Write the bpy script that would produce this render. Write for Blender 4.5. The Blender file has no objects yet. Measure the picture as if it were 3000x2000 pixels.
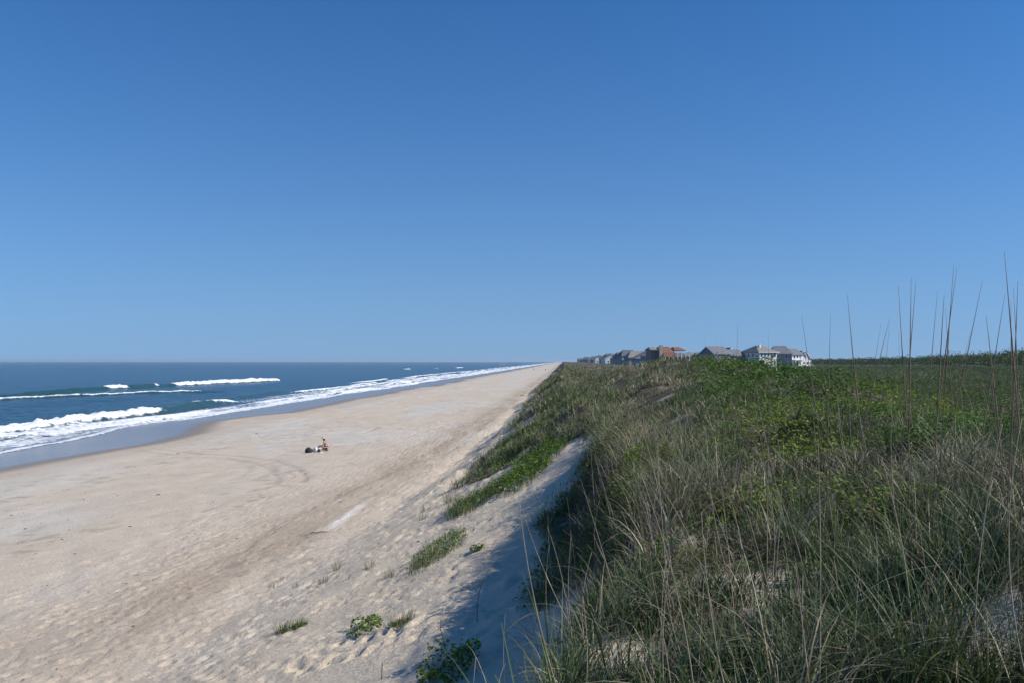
import bpy, bmesh, math, random
import numpy as np
from mathutils import Vector, Matrix
rng = np.random.default_rng(7)
random.seed(7)
C = bpy.context.scene.collection
R = math.radians
HAZE = True

# ------------------------------------------------------------------ camera numbers
H = 8.6            # eye height above the sea, metres
F = 2420.0         # focal length in photo pixels (3000 wide)
HZ = 1057.0        # photo row of the horizon
TH = math.atan((1650 - 1500) / F)   # heading of the coast line
CT, ST = math.cos(TH), math.sin(TH)
def to_xy(s, t): return s * CT + t * ST, -s * ST + t * CT
def to_st(x, y): return x * CT - y * ST, x * ST + y * CT

# ------------------------------------------------------------------ noise
def _h(ix, iy, seed):
    n = (ix.astype(np.int64) * 374761393 + iy.astype(np.int64) * 668265263 + seed * 1274126177) & 0xFFFFFFFF
    n = ((n ^ (n >> 13)) * 1274126177) & 0xFFFFFFFF
    n = ((n ^ (n >> 15)) * 2246822519) & 0xFFFFFFFF
    return ((n ^ (n >> 16)) & 0xFFFFFF) / float(0xFFFFFF)
def vn(x, y, seed=0):
    x = np.asarray(x, float); y = np.asarray(y, float)
    xi = np.floor(x); yi = np.floor(y); fx = x - xi; fy = y - yi
    fx = fx * fx * fx * (fx * (fx * 6 - 15) + 10); fy = fy * fy * fy * (fy * (fy * 6 - 15) + 10)
    a = _h(xi, yi, seed); b = _h(xi + 1, yi, seed); c = _h(xi, yi + 1, seed); d = _h(xi + 1, yi + 1, seed)
    return a + (b - a) * fx + (c - a) * fy + (a - b - c + d) * fx * fy
def fbm(x, y, seed=0, o=4, g=0.5):
    v = 0; a = 1; tot = 0
    for k in range(o):
        v = v + a * vn(x * 2.03 ** k + 17.1 * k, y * 2.03 ** k - 9.7 * k, seed + k); tot += a; a *= g
    return v / tot
def ss(a, b, x):
    x = np.clip((x - a) / (b - a), 0, 1); return x * x * (3 - 2 * x)

# ------------------------------------------------------------------ terrain height
def cusp(t): return 3.0 * np.exp(-((t - 101) / 13.0) ** 2) - 1.6 * np.exp(-((t - 76) / 9.0) ** 2) + 2.0 * (vn(t / 21.0, 0 * t, 31) - 0.5) * 2 + 1.0 * (vn(t / 8.0, 0 * t, 32) - 0.5)
PS = [-15000, -400, -90, -75, -65, -57, -50, -44, -39, -33, -22, -10, 60]
PZ = [-12, -8, -2.6, -1.3, -0.8, -0.12, 0.36, 0.74, 1.10, 1.52, 1.74, 2.12, 2.7]
def zbeach(s, t): return np.interp(s + cusp(t) * ss(-30, -40, s), PS, PZ)
def s_toe(t): return np.interp(t, [0, 12, 22, 34, 50, 80, 150, 400], [-8.8, -8.6, -8.3, -7.8, -7.2, -6.6, -6.8, -6.8]) + 1.2 * (vn(t / 13.0, 0 * t, 5) - .5)
def s_crest(t): return np.interp(t, [0, 4, 5.5, 7, 9, 12, 16, 20, 26, 32, 40, 60, 90, 150, 400], [-0.5, -0.1, 0.2, .7, 1.4, 1.7, 1.8, 1.8, 1.9, 1.9, 1.2, 0.6, 0.4, 0.5, 1.0]) + 1.0 * (vn(t / 3.6, 0 * t, 6) - .5) * ss(4, 16, t)
def z_edge(t): return np.interp(t, [0, 8, 14, 20, 30, 45, 80, 150, 400], [6.65, 6.6, 6.55, 6.4, 6.1, 6.3, 6.6, 6.9, 6.9])
def z_top(t): return np.interp(t, [0, 8, 16, 30, 60, 100, 150, 300, 700], [6.95, 7.0, 6.85, 6.75, 6.9, 6.8, 6.8, 6.9, 6.8])
def s_base(t): return np.interp(t, [0, 5.5, 7, 9, 12, 16, 20, 30, 36, 60, 400], [-1.5, -1.1, -.7, -.2, .1, .15, .35, 1.0, -.2, -.9, -.5]) + 1.0 * (vn(t / 2.6, 0 * t, 7) - .5) * ss(5, 9, t)
def z_base(t): return np.interp(t, [0, 6, 9, 12, 16, 20, 30, 40, 80, 400], [4.3, 4.4, 4.5, 4.55, 4.65, 4.85, 5.5, 5.3, 5.6, 5.9])
def zfun(s, t):
    s = np.asarray(s, float); t = np.asarray(t, float)
    zb = zbeach(s, t)
    a = s_toe(t); b = s_crest(t); ze = z_edge(t)
    sb = np.minimum(s_base(t), b - .5); zk = z_base(t)
    x = np.clip((s - a) / (sb - a), 0, 1)
    z = zb + (zk - zb) * x ** 1.25
    z = z + (ze - zk) * ss(-.15, 1.0, (s - sb) / (b - sb))
    top = z_top(t) + 1.0 * (fbm(s / 14, t / 22, 11, 3) - .5) * ss(30, 80, t) + 1.15 * (fbm(s / 3.2, t / 4.0, 12, 3) - .5)
    top = top + 1.5 * np.exp(-((s - 9.3) / 5.0) ** 2 - ((t - 58) / 27.0) ** 2)
    g = ss(0, 3.6, s - b)
    z = z + (top - ze) * g * (s > b)
    inland = ss(0, 1, (s - np.interp(t, [0, 10, 20, 40, 60, 100, 200], [5.5, 6.0, 8.0, 11, 13, 14, 20])) / np.interp(t, [0, 80, 200], [13, 16, 26]))
    zh = 3.9 + 1.6 * (fbm(s / 60, t / 60, 21, 3) - .5)
    z = z * (1 - inland) + zh * inland
    # hummocks where grass traps sand on the seaward face
    hm = (fbm(s / 2.2, t / 3.0, 14, 3) - .45) * ss(33, 37, t) * ss(a - 1, a + 2.5, s) * (1 - g)
    return z + hm * 1.1
def gz(x, y):
    s, t = to_st(x, y); return zfun(s, t)
def hit(px, py):
    """ground point seen at a photo pixel"""
    Ys = np.concatenate([np.arange(3, 60, .02), np.arange(60, 900, .2)])
    Xs = (px - 1500) / F * Ys; g = gz(Xs, Ys); i = int(np.argmax(H - (py - HZ) / F * Ys <= g))
    return float(Xs[i]), float(Ys[i]), float(g[i])

# ------------------------------------------------------------------ vegetation maps
def s_veg(t):   # seaward limit of the grass
    n = 2.2 * (fbm(t / 3.0, 0 * t, 41, 4) - .5)
    base = np.interp(t, [0, 4, 6, 8, 10, 12, 14, 20, 26, 30, 33.5, 35, 40, 50, 62, 90, 160, 500], [-0.6, -0.35, -0.25, -.1, -.1, -.3, -.6, .1, .75, 1.0, 0.9, -4.6, -4.4, -3.4, -3.3, -4.2, -5.2, -5.2])
    return base + n * np.interp(t, [0, 8, 12, 33, 40, 100], [0.35, .5, 0.9, 0.8, 0.8, 1.6])
def bare(s, t):  # 1 where the sand shows bare
    n = fbm(s / 3.0 + 40, t / 9.0, 51, 3)
    face = ss(.9, -.6, s) * ss(58, 72, t)
    b = face * ss(0.62, 0.70, n)
    for (cs, ct, rs, rt) in ((3.6, 24, .2, .5), (5.9, 40, .45, 1.3), (3.0, 11.0, .5, .6), (-2.2, 52, .5, 5.0), (2.6, 4.8, .8, .6), (3.4, 6.2, .6, .4), (1.9, 6.6, .45, .35), (4.5, 7.8, .6, .5), (.9, 4.5, .35, .3), (1.6, 5.3, .5, .3), (.35, 5.6, .3, .4)):
        b = np.maximum(b, np.exp(-((s - cs) / rs) ** 4 - ((t - ct) / rt) ** 4))
    return b
def leafy(s, t): # broad-leaved cover on the hill
    l = ss(0, 2.0, s - (2.2 + np.clip(t - 17, 0, 99) * .15)) * ss(12.5, 16.5, t) * ss(110, 70, t) * ss(36, 26, s)
    bank = ss(6.5, 9, t) * ss(34, 28, t) * ss(-.4, .3, s - s_veg(t)) * ss(.8, -.2, s - s_crest(t)) * .9 * ss(.40, .52, fbm(s / .9, t / 1.3, 62, 3))
    near = ss(1.2, 2.2, s) * ss(5, 8, t) * ss(20, 14, t) * .9 * ss(.47, .57, fbm(s / 1.1, t / 1.6, 63, 3))
    return np.maximum(np.maximum(l * ss(.30, .50, fbm(s / 3.2, t / 4.2, 61, 3) + .1), bank), near)
def straw(s, t): # share of dead grass
    n = .5 * fbm(s / 2.5 + 9, t / 4.0, 71, 3) + .5 * fbm(s / .9 + 9, t / 1.3, 72, 2)
    base = np.interp(t, [0, 8, 16, 30, 60, 120, 400], [.16, .24, .36, .44, .50, .56, .6])
    return np.clip(base + (n - .5) * 2.4, .04, .95)

# ------------------------------------------------------------------ materials
def nm(name):
    m = bpy.data.materials.new(name); m.use_nodes = True
    nt = m.node_tree; b = nt.nodes['Principled BSDF']; return m, nt, b
def N(nt, typ, **kw):
    n = nt.nodes.new(typ)
    for k, v in kw.items():
        if hasattr(n, k): setattr(n, k, v)
        else: n.inputs[k].default_value = v
    return n
def simple(name, col, rough=.7, var=.12, scale=3.0, spec=.3, bump=0.0):
    m, nt, b = nm(name)
    tc = N(nt, 'ShaderNodeTexCoord'); no = N(nt, 'ShaderNodeTexNoise'); no.inputs['Scale'].default_value = scale; no.inputs['Detail'].default_value = 5
    nt.links.new(tc.outputs['Object'], no.inputs['Vector'])
    r = N(nt, 'ShaderNodeMapRange'); r.inputs['From Min'].default_value = .3; r.inputs['From Max'].default_value = .7
    r.inputs['To Min'].default_value = 1 - var; r.inputs['To Max'].default_value = 1 + var
    nt.links.new(no.outputs['Fac'], r.inputs['Value'])
    mx = N(nt, 'ShaderNodeVectorMath', operation='SCALE'); mx.inputs[0].default_value = col[:3]
    nt.links.new(r.outputs['Result'], mx.inputs['Scale']); nt.links.new(mx.outputs['Vector'], b.inputs['Base Color'])
    b.inputs['Roughness'].default_value = rough; b.inputs['Specular IOR Level'].default_value = spec
    if bump:
        bp = N(nt, 'ShaderNodeBump'); bp.inputs['Strength'].default_value = bump; bp.inputs['Distance'].default_value = .02
        nt.links.new(no.outputs['Fac'], bp.inputs['Height']); nt.links.new(bp.outputs['Normal'], b.inputs['Normal'])
    return m
def plant_mat(name, trans=.3, rough=.55, spec=.25):
    m, nt, b = nm(name)
    at = N(nt, 'ShaderNodeAttribute', attribute_name='tint')
    nt.links.new(at.outputs['Color'], b.inputs['Base Color'])
    b.inputs['Roughness'].default_value = rough; b.inputs['Specular IOR Level'].default_value = spec
    tr = N(nt, 'ShaderNodeBsdfTranslucent'); nt.links.new(at.outputs['Color'], tr.inputs['Color'])
    mx = N(nt, 'ShaderNodeMixShader'); mx.inputs['Fac'].default_value = trans
    nt.links.new(b.outputs['BSDF'], mx.inputs[1]); nt.links.new(tr.outputs['BSDF'], mx.inputs[2])
    nt.links.new(mx.outputs['Shader'], nt.nodes['Material Output'].inputs['Surface'])
    return m
M_GRASS = plant_mat('grass_blade', .2, .5, .3)
M_LEAF = plant_mat('leaf', .25, .6, .2)

# ------------------------------------------------------------------ mesh helpers
def mesh_np(name, V, Q, mat, col=None, attrs=None, smooth=True):
    V = np.ascontiguousarray(V, np.float32); Q = np.ascontiguousarray(Q, np.int32)
    me = bpy.data.meshes.new(name)
    me.vertices.add(len(V)); me.vertices.foreach_set('co', V.ravel())
    me.loops.add(Q.size); me.loops.foreach_set('vertex_index', Q.ravel())
    me.polygons.add(len(Q)); me.polygons.foreach_set('loop_start', np.arange(0, Q.size, Q.shape[1], dtype=np.int32))
    if smooth: me.polygons.foreach_set('use_smooth', np.ones(len(Q), bool))
    if col is not None:
        a = me.attributes.new('tint', 'FLOAT_COLOR', 'POINT')
        a.data.foreach_set('color', np.concatenate([np.asarray(col, np.float32), np.ones((len(V), 1), np.float32)], 1).ravel())
    for k, v in (attrs or {}).items():
        a = me.attributes.new(k, 'FLOAT', 'POINT'); a.data.foreach_set('value', np.asarray(v, np.float32).ravel())
    me.update(calc_edges=True); me.validate()
    me.materials.append(mat)
    return me
def link(name, me, parent=None):
    o = bpy.data.objects.new(name, me); C.objects.link(o)
    if parent: o.parent = parent
    return o
def tag(o, label=None, cat=None, group=None, kind=None):
    if label: o['label'] = label
    if cat: o['category'] = cat
    if group: o['group'] = group
    if kind: o['kind'] = kind
    return o
def thing(name, label, cat, loc, rz=0, group=None):
    o = bpy.data.objects.new(name, None); C.objects.link(o); o.location = loc; o.rotation_euler = (0, 0, rz); o.empty_display_size = .2
    return tag(o, label, cat, group)

class MB:
    def __init__(s): s.v = []; s.f = []
    def add(s, v, f):
        k = len(s.v); s.v += [tuple(p) for p in v]; s.f += [tuple(i + k for i in q) for q in f]; return s
    def box(s, x0, x1, y0, y1, z0, z1):
        v = [(x, y, z) for z in (z0, z1) for y in (y0, y1) for x in (x0, x1)]
        return s.add(v, [(0, 2, 3, 1), (4, 5, 7, 6), (0, 1, 5, 4), (2, 6, 7, 3), (0, 4, 6, 2), (1, 3, 7, 5)])
    def gable(s, x0, x1, y0, y1, z0, z1, axis='x', hip=0.0, th=.25):
        """roof solid: ridge along axis, hip insets the ridge ends"""
        if axis == 'x':
            ym = (y0 + y1) / 2
            v = [(x0, y0, z0), (x1, y0, z0), (x1, y1, z0), (x0, y1, z0), (x0 + hip, ym, z1), (x1 - hip, ym, z1)]
            f = [(0, 1, 5, 4), (2, 3, 4, 5), (0, 4, 3), (1, 2, 5)]
        else:
            xm = (x0 + x1) / 2
            v = [(x0, y0, z0), (x1, y0, z0), (x1, y1, z0), (x0, y1, z0), (xm, y0 + hip, z1), (xm, y1 - hip, z1)]
            f = [(0, 4, 5, 3), (1, 2, 5, 4), (0, 1, 4), (2, 3, 5)]
        v += [(a, b, z0 - th) for a, b, c in v[:4]]
        f += [(0, 6, 7, 1), (1, 7, 8, 2), (2, 8, 9, 3), (3, 9, 6, 0), (6, 9, 8, 7)]
        return s.add(v, f)
    def tube(s, pts, rad, n=6):
        pts = [Vector(p) for p in pts]; k0 = len(s.v)
        for i, p in enumerate(pts):
            d = (pts[min(i + 1, len(pts) - 1)] - pts[max(i - 1, 0)]).normalized()
            a = d.orthogonal().normalized() if abs(d.z) < .9 else d.cross(Vector((0, 1, 0))).normalized(); b = d.cross(a)
            r = rad[i] if hasattr(rad, '__len__') else rad
            for j in range(n):
                q = p + (a * math.cos(2 * math.pi * j / n) + b * math.sin(2 * math.pi * j / n)) * r; s.v.append(tuple(q))
        for i in range(len(pts) - 1):
            for j in range(n):
                s.f.append((k0 + i * n + j, k0 + i * n + (j + 1) % n, k0 + (i + 1) * n + (j + 1) % n, k0 + (i + 1) * n + j))
        s.f.append(tuple(k0 + j for j in reversed(range(n)))); s.f.append(tuple(k0 + (len(pts) - 1) * n + j for j in range(n)))
        return s
    def build(s, name, mat, parent=None, smooth=False):
        me = bpy.data.meshes.new(name); me.from_pydata(s.v, [], s.f); me.update()
        if smooth: me.polygons.foreach_set('use_smooth', [True] * len(me.polygons))
        me.materials.append(mat); return link(name, me, parent)

# ------------------------------------------------------------------ blades and leaves
def blades(P, az, L, W, lean, arch, col, nseg=4, pw=1.6, tipcol=None):
    """curved ribbons. P (n,3) bases"""
    n = len(P); u = (np.arange(nseg) + .5) / nseg
    th = lean[:, None] + arch[:, None] * u[None, :] ** pw
    ds = (L / nseg)[:, None]
    hx = np.concatenate([np.zeros((n, 1)), np.cumsum(np.sin(th) * ds, 1)], 1)
    hz = np.concatenate([np.zeros((n, 1)), np.cumsum(np.cos(th) * ds, 1)], 1)
    cen = np.empty((n, nseg + 1, 3))
    cen[..., 0] = P[:, None, 0] + hx * np.cos(az)[:, None]; cen[..., 1] = P[:, None, 1] + hx * np.sin(az)[:, None]; cen[..., 2] = P[:, None, 2] + hz
    uu = np.arange(nseg + 1) / nseg
    w = W[:, None] * (np.clip(1 - uu, .06, 1) ** .6 * (0.75 + .25 * np.minimum(uu * 4, 1)))[None, :] * .5
    tw = az + math.pi / 2 + rng.normal(0, .5, n)
    sx = np.cos(tw)[:, None] * w; sy = np.sin(tw)[:, None] * w
    V = np.empty((n, nseg + 1, 2, 3)); V[:, :, 0] = cen; V[:, :, 1] = cen
    V[:, :, 0, 0] -= sx; V[:, :, 0, 1] -= sy; V[:, :, 1, 0] += sx; V[:, :, 1, 1] += sy
    base = np.arange(n)[:, None] * (nseg + 1) * 2 + np.arange(nseg)[None, :] * 2
    Q = np.stack([base, base + 1, base + 3, base + 2], -1).reshape(-1, 4)
    cc = np.broadcast_to(col[:, None, None, :], (n, nseg + 1, 2, 3)).copy()
    if tipcol is not None:
        f = (uu ** 2)[None, :, None, None]; cc = cc * (1 - f) + tipcol[:, None, None, :] * f
    return V.reshape(-1, 3), Q, cc.reshape(-1, 3)
def leaves(P, size, up, col, asp=.6):
    n = len(P)
    nr = rng.normal(0, 1, (n, 3)); nr[:, 2] = np.abs(nr[:, 2]) + up; nr /= np.linalg.norm(nr, axis=1)[:, None]
    a = np.cross(nr, rng.normal(0, 1, (n, 3))); a /= np.linalg.norm(a, axis=1)[:, None] + 1e-9; b = np.cross(nr, a)
    s = size[:, None]
    V = np.stack([P - a * s * .5, P + b * s * .5 * asp + nr * s * .1, P + a * s * .5, P - b * s * .5 * asp + nr * s * .1], 1)
    Q = np.arange(n * 4).reshape(n, 4)
    return V.reshape(-1, 3), Q, np.repeat(col, 4, 0)
def cat(parts):
    V = []; Q = []; Cc = []; k = 0
    for v, q, c in parts: V.append(v); Q.append(q + k); Cc.append(c); k += len(v)
    return np.concatenate(V), np.concatenate(Q), np.concatenate(Cc)
GREEN = np.array([[.045, .092, .017], [.074, .135, .022], [.055, .108, .034], [.105, .160, .030]])
STRAW = np.array([[.42, .35, .22], [.34, .285, .19], [.26, .20, .12], [.47, .41, .30], [.18, .125, .075]])
BROAD = np.array([[.115, .190, .020], [.075, .150, .022], [.145, .205, .024], [.055, .115, .020], [.175, .20, .034]])
def pick(pal, n, w=None, var=.18):
    c = pal[rng.choice(len(pal), n, p=w)]
    return np.clip(c * (1 + rng.normal(0, var, (n, 1))), .008, .7)

# ================================================================== GROUND
def growing(a, b, d0, k):
    v = [a]
    while v[-1] < b: v.append(v[-1] + max(d0, k * abs(v[-1])))
    return v
def build_ground():
    ts = np.array(list(np.linspace(-25, 1.5, 30)) + growing(1.6, 7000, .075, .0058))
    ss_ = np.array([-14000, -6000, -2000, -600, -200, -120] + list(np.arange(-95, -40, .5)) + list(np.arange(-40, -16, .2)) + list(np.arange(-16, 3, .085)) + list(np.arange(3, 14, .15)) + list(np.arange(14, 40, .5)) + growing(40, 9000, 1.0, .05))
    S, T = np.meshgrid(ss_, ts); z = zfun(S, T)
    far = ss(400, 90, T)
    dry = ss(-37, -30, S) * ss(9, 2, S)
    # trampled sand: broad mottle, then footprints
    tread = dry * (0.35 + .65 * ss(.42, .6, fbm(S / 5 + 3, T / 16, 81, 3)))
    z += far * dry * .035 * (fbm(S / 1.1, T / 1.4, 82, 3) - .5) * 2
    z += far * tread * .034 * (fbm(S / .42, T / .5, 83, 2) - .5) * 2 * ss(-24, -15, S)
    z += .05 * np.sin(S * 2.1 + 2 * fbm(S / 3, T / 3, 84, 2)) * ss(-9, -6, S) * ss(2, -1, S) * .35
    z += far * ss(-7, -4, S) * ss(3, 1.5, S) * ss(8, 12, T) * .07 * (np.abs(fbm(S / .55, T / .8, 86, 3) - .5) * 4 - .35) * ss(.40, .56, fbm(S / 1.8, T / 2.6, 87, 2))
    n = 7000
    pt = 14 + 80 * rng.random(n) ** 1.8; ps = np.where(rng.random(n) < .6, rng.uniform(-14, -1.5, n), rng.uniform(-26, -6, n))
    # a few walked lines
    for k in range(46):
        m = 60; t0 = rng.uniform(13, 70); s0 = rng.uniform(-16, -2); a = rng.normal(0, .22)
        q = np.arange(m) * .68; ps[k * m:(k + 1) * m] = s0 + q * math.sin(a) + .13 * (-1.0) ** np.arange(m); pt[k * m:(k + 1) * m] = t0 + q * math.cos(a)
    keep = ps < np.minimum(s_veg(pt) - .2, 1.2)
    for s0, t0, a, dpt in zip(ps[keep], pt[keep], rng.normal(0, .5, n)[keep], rng.uniform(.02, .062, n)[keep]):
        if t0 > 95: continue
        i0, i1 = np.searchsorted(ts, (t0 - .5, t0 + .5)); j0, j1 = np.searchsorted(ss_, (s0 - .42, s0 + .42))
        if i1 <= i0 or j1 <= j0: continue
        ds = S[i0:i1, j0:j1] - s0; dt = T[i0:i1, j0:j1] - t0
        u = ds * math.cos(a) - dt * math.sin(a); w = ds * math.sin(a) + dt * math.cos(a)
        r2 = (u / .085) ** 2 + (w / .16) ** 2
        z[i0:i1, j0:j1] += dpt * (-np.exp(-r2) + .42 * np.exp(-((np.sqrt(r2) - 1.6) / .5) ** 2))
    # tyre ruts
    rut = np.zeros_like(z)
    def ruts(pts, w=.11, d=.035, gap=1.5, tone=1.0):
        nonlocal z
        pts = np.array(pts, float)
        q = np.linspace(0, len(pts) - 1, 260); cs = np.interp(q, np.arange(len(pts)), pts[:, 0]); ct = np.interp(q, np.arange(len(pts)), pts[:, 1])
        for sgn in (-.5, .5):
            tx = np.gradient(cs); ty = np.gradient(ct); l = np.hypot(tx, ty) + 1e-6
            a = cs - ty / l * gap * sgn; b = ct + tx / l * gap * sgn
            i0, i1 = np.searchsorted(ts, (b.min() - 1, b.max() + 1)); j0, j1 = np.searchsorted(ss_, (a.min() - 1, a.max() + 1))
            sub = np.full((i1 - i0, j1 - j0), 9e9)
            for aa, bb in zip(a, b):
                sub = np.minimum(sub, (S[i0:i1, j0:j1] - aa) ** 2 + (T[i0:i1, j0:j1] - bb) ** 2)
            g = np.exp(-sub / w ** 2); z[i0:i1, j0:j1] -= d * g; rut[i0:i1, j0:j1] = np.maximum(rut[i0:i1, j0:j1], g * tone)
    def st_of(px, py): x, y, _ = hit(px, py); return to_st(x, y)
    curve = [(430, 1318), (560, 1332), (680, 1338), (780, 1352), (835, 1372), (858, 1395), (850, 1412)]
    ruts([st_of(*p) for p in curve], w=.18)
    ruts([st_of(*p) for p in [(560, 1385), (660, 1372), (740, 1362), (800, 1352)]], w=.2, gap=.01)
    ruts([st_of(*p) for p in [(700, 1405), (745, 1390), (765, 1375), (760, 1360)]], w=.22, gap=1.4, tone=.5)
    ruts([st_of(*p) for p in [(1010, 1272), (1060, 1268), (1090, 1258), (1105, 1250)]], w=.25, gap=.01, tone=.7)
    ruts([st_of(*p) for p in [(700, 1660), (860, 1540), (1000, 1465), (1180, 1385), (1330, 1292), (1440, 1210), (1500, 1175)]], w=.3, d=.03, gap=1.6, tone=.25)
    X, Y = to_xy(S, T)
    # ---- colour of the sand, with sunlight painted on the dune face
    n1 = fbm(S / 6, T / 18, 91, 4)[..., None]; n2 = fbm(S / 1.2, T / 2.2, 92, 3)[..., None]
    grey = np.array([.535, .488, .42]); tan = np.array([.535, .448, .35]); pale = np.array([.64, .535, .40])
    col = grey + (tan - grey) * ss(.40, .62, n1) * .8
    up = (ss(-31, -37, S) * ss(-44, -38, S))[..., None]; col = col + (np.array([.495, .405, .315]) - col) * up * .7
    # driven band along the foot of the dune
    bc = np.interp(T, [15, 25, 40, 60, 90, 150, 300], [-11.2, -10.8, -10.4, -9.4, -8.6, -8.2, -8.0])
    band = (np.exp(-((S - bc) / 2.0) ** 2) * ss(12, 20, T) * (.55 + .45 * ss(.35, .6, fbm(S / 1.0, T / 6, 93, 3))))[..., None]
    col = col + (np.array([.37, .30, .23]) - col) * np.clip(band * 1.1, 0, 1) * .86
    col = col + (pale - col) * (ss(-8, -6, S) * ss(3, 1, S))[..., None] * .9  # dune face lightened and warmed: sunlight put into the sand colour
    strip = (np.exp(-((S + 9.0 + .03 * (T - 33) + .12 * (vn(T / 1.3, 0 * T, 98) - .5)) / .22) ** 4) * ss(30.8, 32.0, T) * ss(39, 35, T))[..., None]
    col = col + (np.array([.70, .66, .60]) - col) * strip * .8
    col = col * (1 + (n2 - .5) * .22)
    wrack = (ss(.66, .72, fbm(S / .55, T / .8, 94, 3)) * ss(.5, .62, fbm(S / 4, T / 14, 95, 3)) * ss(-38, -32, S) * ss(-4, -9, S))[..., None]
    col = col * (1 - .22 * wrack)
    col = col * (1 - .22 * rut[..., None])
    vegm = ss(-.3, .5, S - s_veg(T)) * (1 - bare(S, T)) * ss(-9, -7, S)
    litter_shade = vegm * ss(np.interp(T, [0, 7, 11], [.40, .40, .24]), np.interp(T, [0, 7, 11], [.62, .62, .5]), fbm(S / .9, T / .9, 96, 3) + .12 * ss(10, 30, T)) * (1 - .8 * ss(7, 4, T) * ss(1, 2.2, S))
    lf = leafy(S, T); litter_shade = np.maximum(litter_shade, vegm * .85 * ss(.3, .6, lf))
    soil_shade = np.array([.060, .052, .032]) + 0 * col  # dark litter, its depth also painted shade in the gaps between plants
    inl = ss(0, 6, S - np.interp(T, [0, 10, 20, 40, 60, 100, 200], [8.5, 9.5, 13, 18, 21, 23, 28])) * ss(8, 14, T); soil_shade = soil_shade + (np.array([.045, .055, .025]) - soil_shade) * inl[..., None]
    litter_shade = np.maximum(litter_shade * .9, inl)
    litter_shade = np.maximum(litter_shade, vegm * ss(30, 70, T) * .9)
    col = col + (soil_shade - col) * litter_shade[..., None]
    # wet
    dryl = -38.6 - cusp(T) - 1.5 * (fbm(T / 9, S / 30, 97, 3) - .5)
    wet = ss(1.2, -1.6, S - dryl)
    col = col * (1 - wet[..., None]) + np.array([.25, .22, .19]) * wet[..., None]
    shine = ss(-.5, -4.0, S - dryl)
    nt_, ns_ = len(ts), len(ss_)
    idx = np.arange(nt_ * ns_).reshape(nt_, ns_)
    Q = np.stack([idx[:-1, :-1], idx[:-1, 1:], idx[1:, 1:], idx[1:, :-1]], -1).reshape(-1, 4)
    V = np.stack([X, Y, z], -1).reshape(-1, 3)
    m, nt, b = nm('sand')
    at = N(nt, 'ShaderNodeAttribute', attribute_name='tint'); aw = N(nt, 'ShaderNodeAttribute', attribute_name='wet'); ah = N(nt, 'ShaderNodeAttribute', attribute_name='shine')
    tc = N(nt, 'ShaderNodeTexCoord')
    g1 = N(nt, 'ShaderNodeTexNoise'); g1.inputs['Scale'].default_value = 9; g1.inputs['Detail'].default_value = 6; g1.inputs['Roughness'].default_value = .65
    g2 = N(nt, 'ShaderNodeTexNoise'); g2.inputs['Scale'].default_value = 60; g2.inputs['Detail'].default_value = 3
    nt.links.new(tc.outputs['Object'], g1.inputs['Vector']); nt.links.new(tc.outputs['Object'], g2.inputs['Vector'])
    r1 = N(nt, 'ShaderNodeMapRange'); r1.inputs['From Min'].default_value = .3; r1.inputs['From Max'].default_value = .7; r1.inputs['To Min'].default_value = .88; r1.inputs['To Max'].default_value = 1.12
    nt.links.new(g1.outputs['Fac'], r1.inputs['Value'])
    sc = N(nt, 'ShaderNodeVectorMath', operation='SCALE'); nt.links.new(at.outputs['Color'], sc.inputs[0]); nt.links.new(r1.outputs['Result'], sc.inputs['Scale'])
    nt.links.new(sc.outputs['Vector'], b.inputs['Base Color'])
    rr = N(nt, 'ShaderNodeMapRange'); rr.inputs['To Min'].default_value = .95; rr.inputs['To Max'].default_value = .24
    nt.links.new(ah.outputs['Fac'], rr.inputs['Value']); nt.links.new(rr.outputs['Result'], b.inputs['Roughness'])
    sp = N(nt, 'ShaderNodeMapRange'); sp.inputs['To Min'].default_value = .1; sp.inputs['To Max'].default_value = .44
    nt.links.new(ah.outputs['Fac'], sp.inputs['Value']); nt.links.new(sp.outputs['Result'], b.inputs['Specular IOR Level'])
    bs = N(nt, 'ShaderNodeMapRange'); bs.inputs['To Min'].default_value = .9; bs.inputs['To Max'].default_value = .02
    nt.links.new(aw.outputs['Fac'], bs.inputs['Value'])
    bp = N(nt, 'ShaderNodeBump'); bp.inputs['Distance'].default_value = .05
    ad = N(nt, 'ShaderNodeMath', operation='MULTIPLY_ADD'); ad.inputs[1].default_value = .25
    nt.links.new(g2.outputs['Fac'], ad.inputs[0]); nt.links.new(g1.outputs['Fac'], ad.inputs[2])
    nt.links.new(ad.outputs['Value'], bp.inputs['Height']); nt.links.new(bs.outputs['Result'], bp.inputs['Strength']); nt.links.new(bp.outputs['Normal'], b.inputs['Normal'])
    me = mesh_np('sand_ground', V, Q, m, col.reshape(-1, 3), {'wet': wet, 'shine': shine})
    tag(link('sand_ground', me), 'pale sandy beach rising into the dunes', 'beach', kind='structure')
build_ground()

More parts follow.
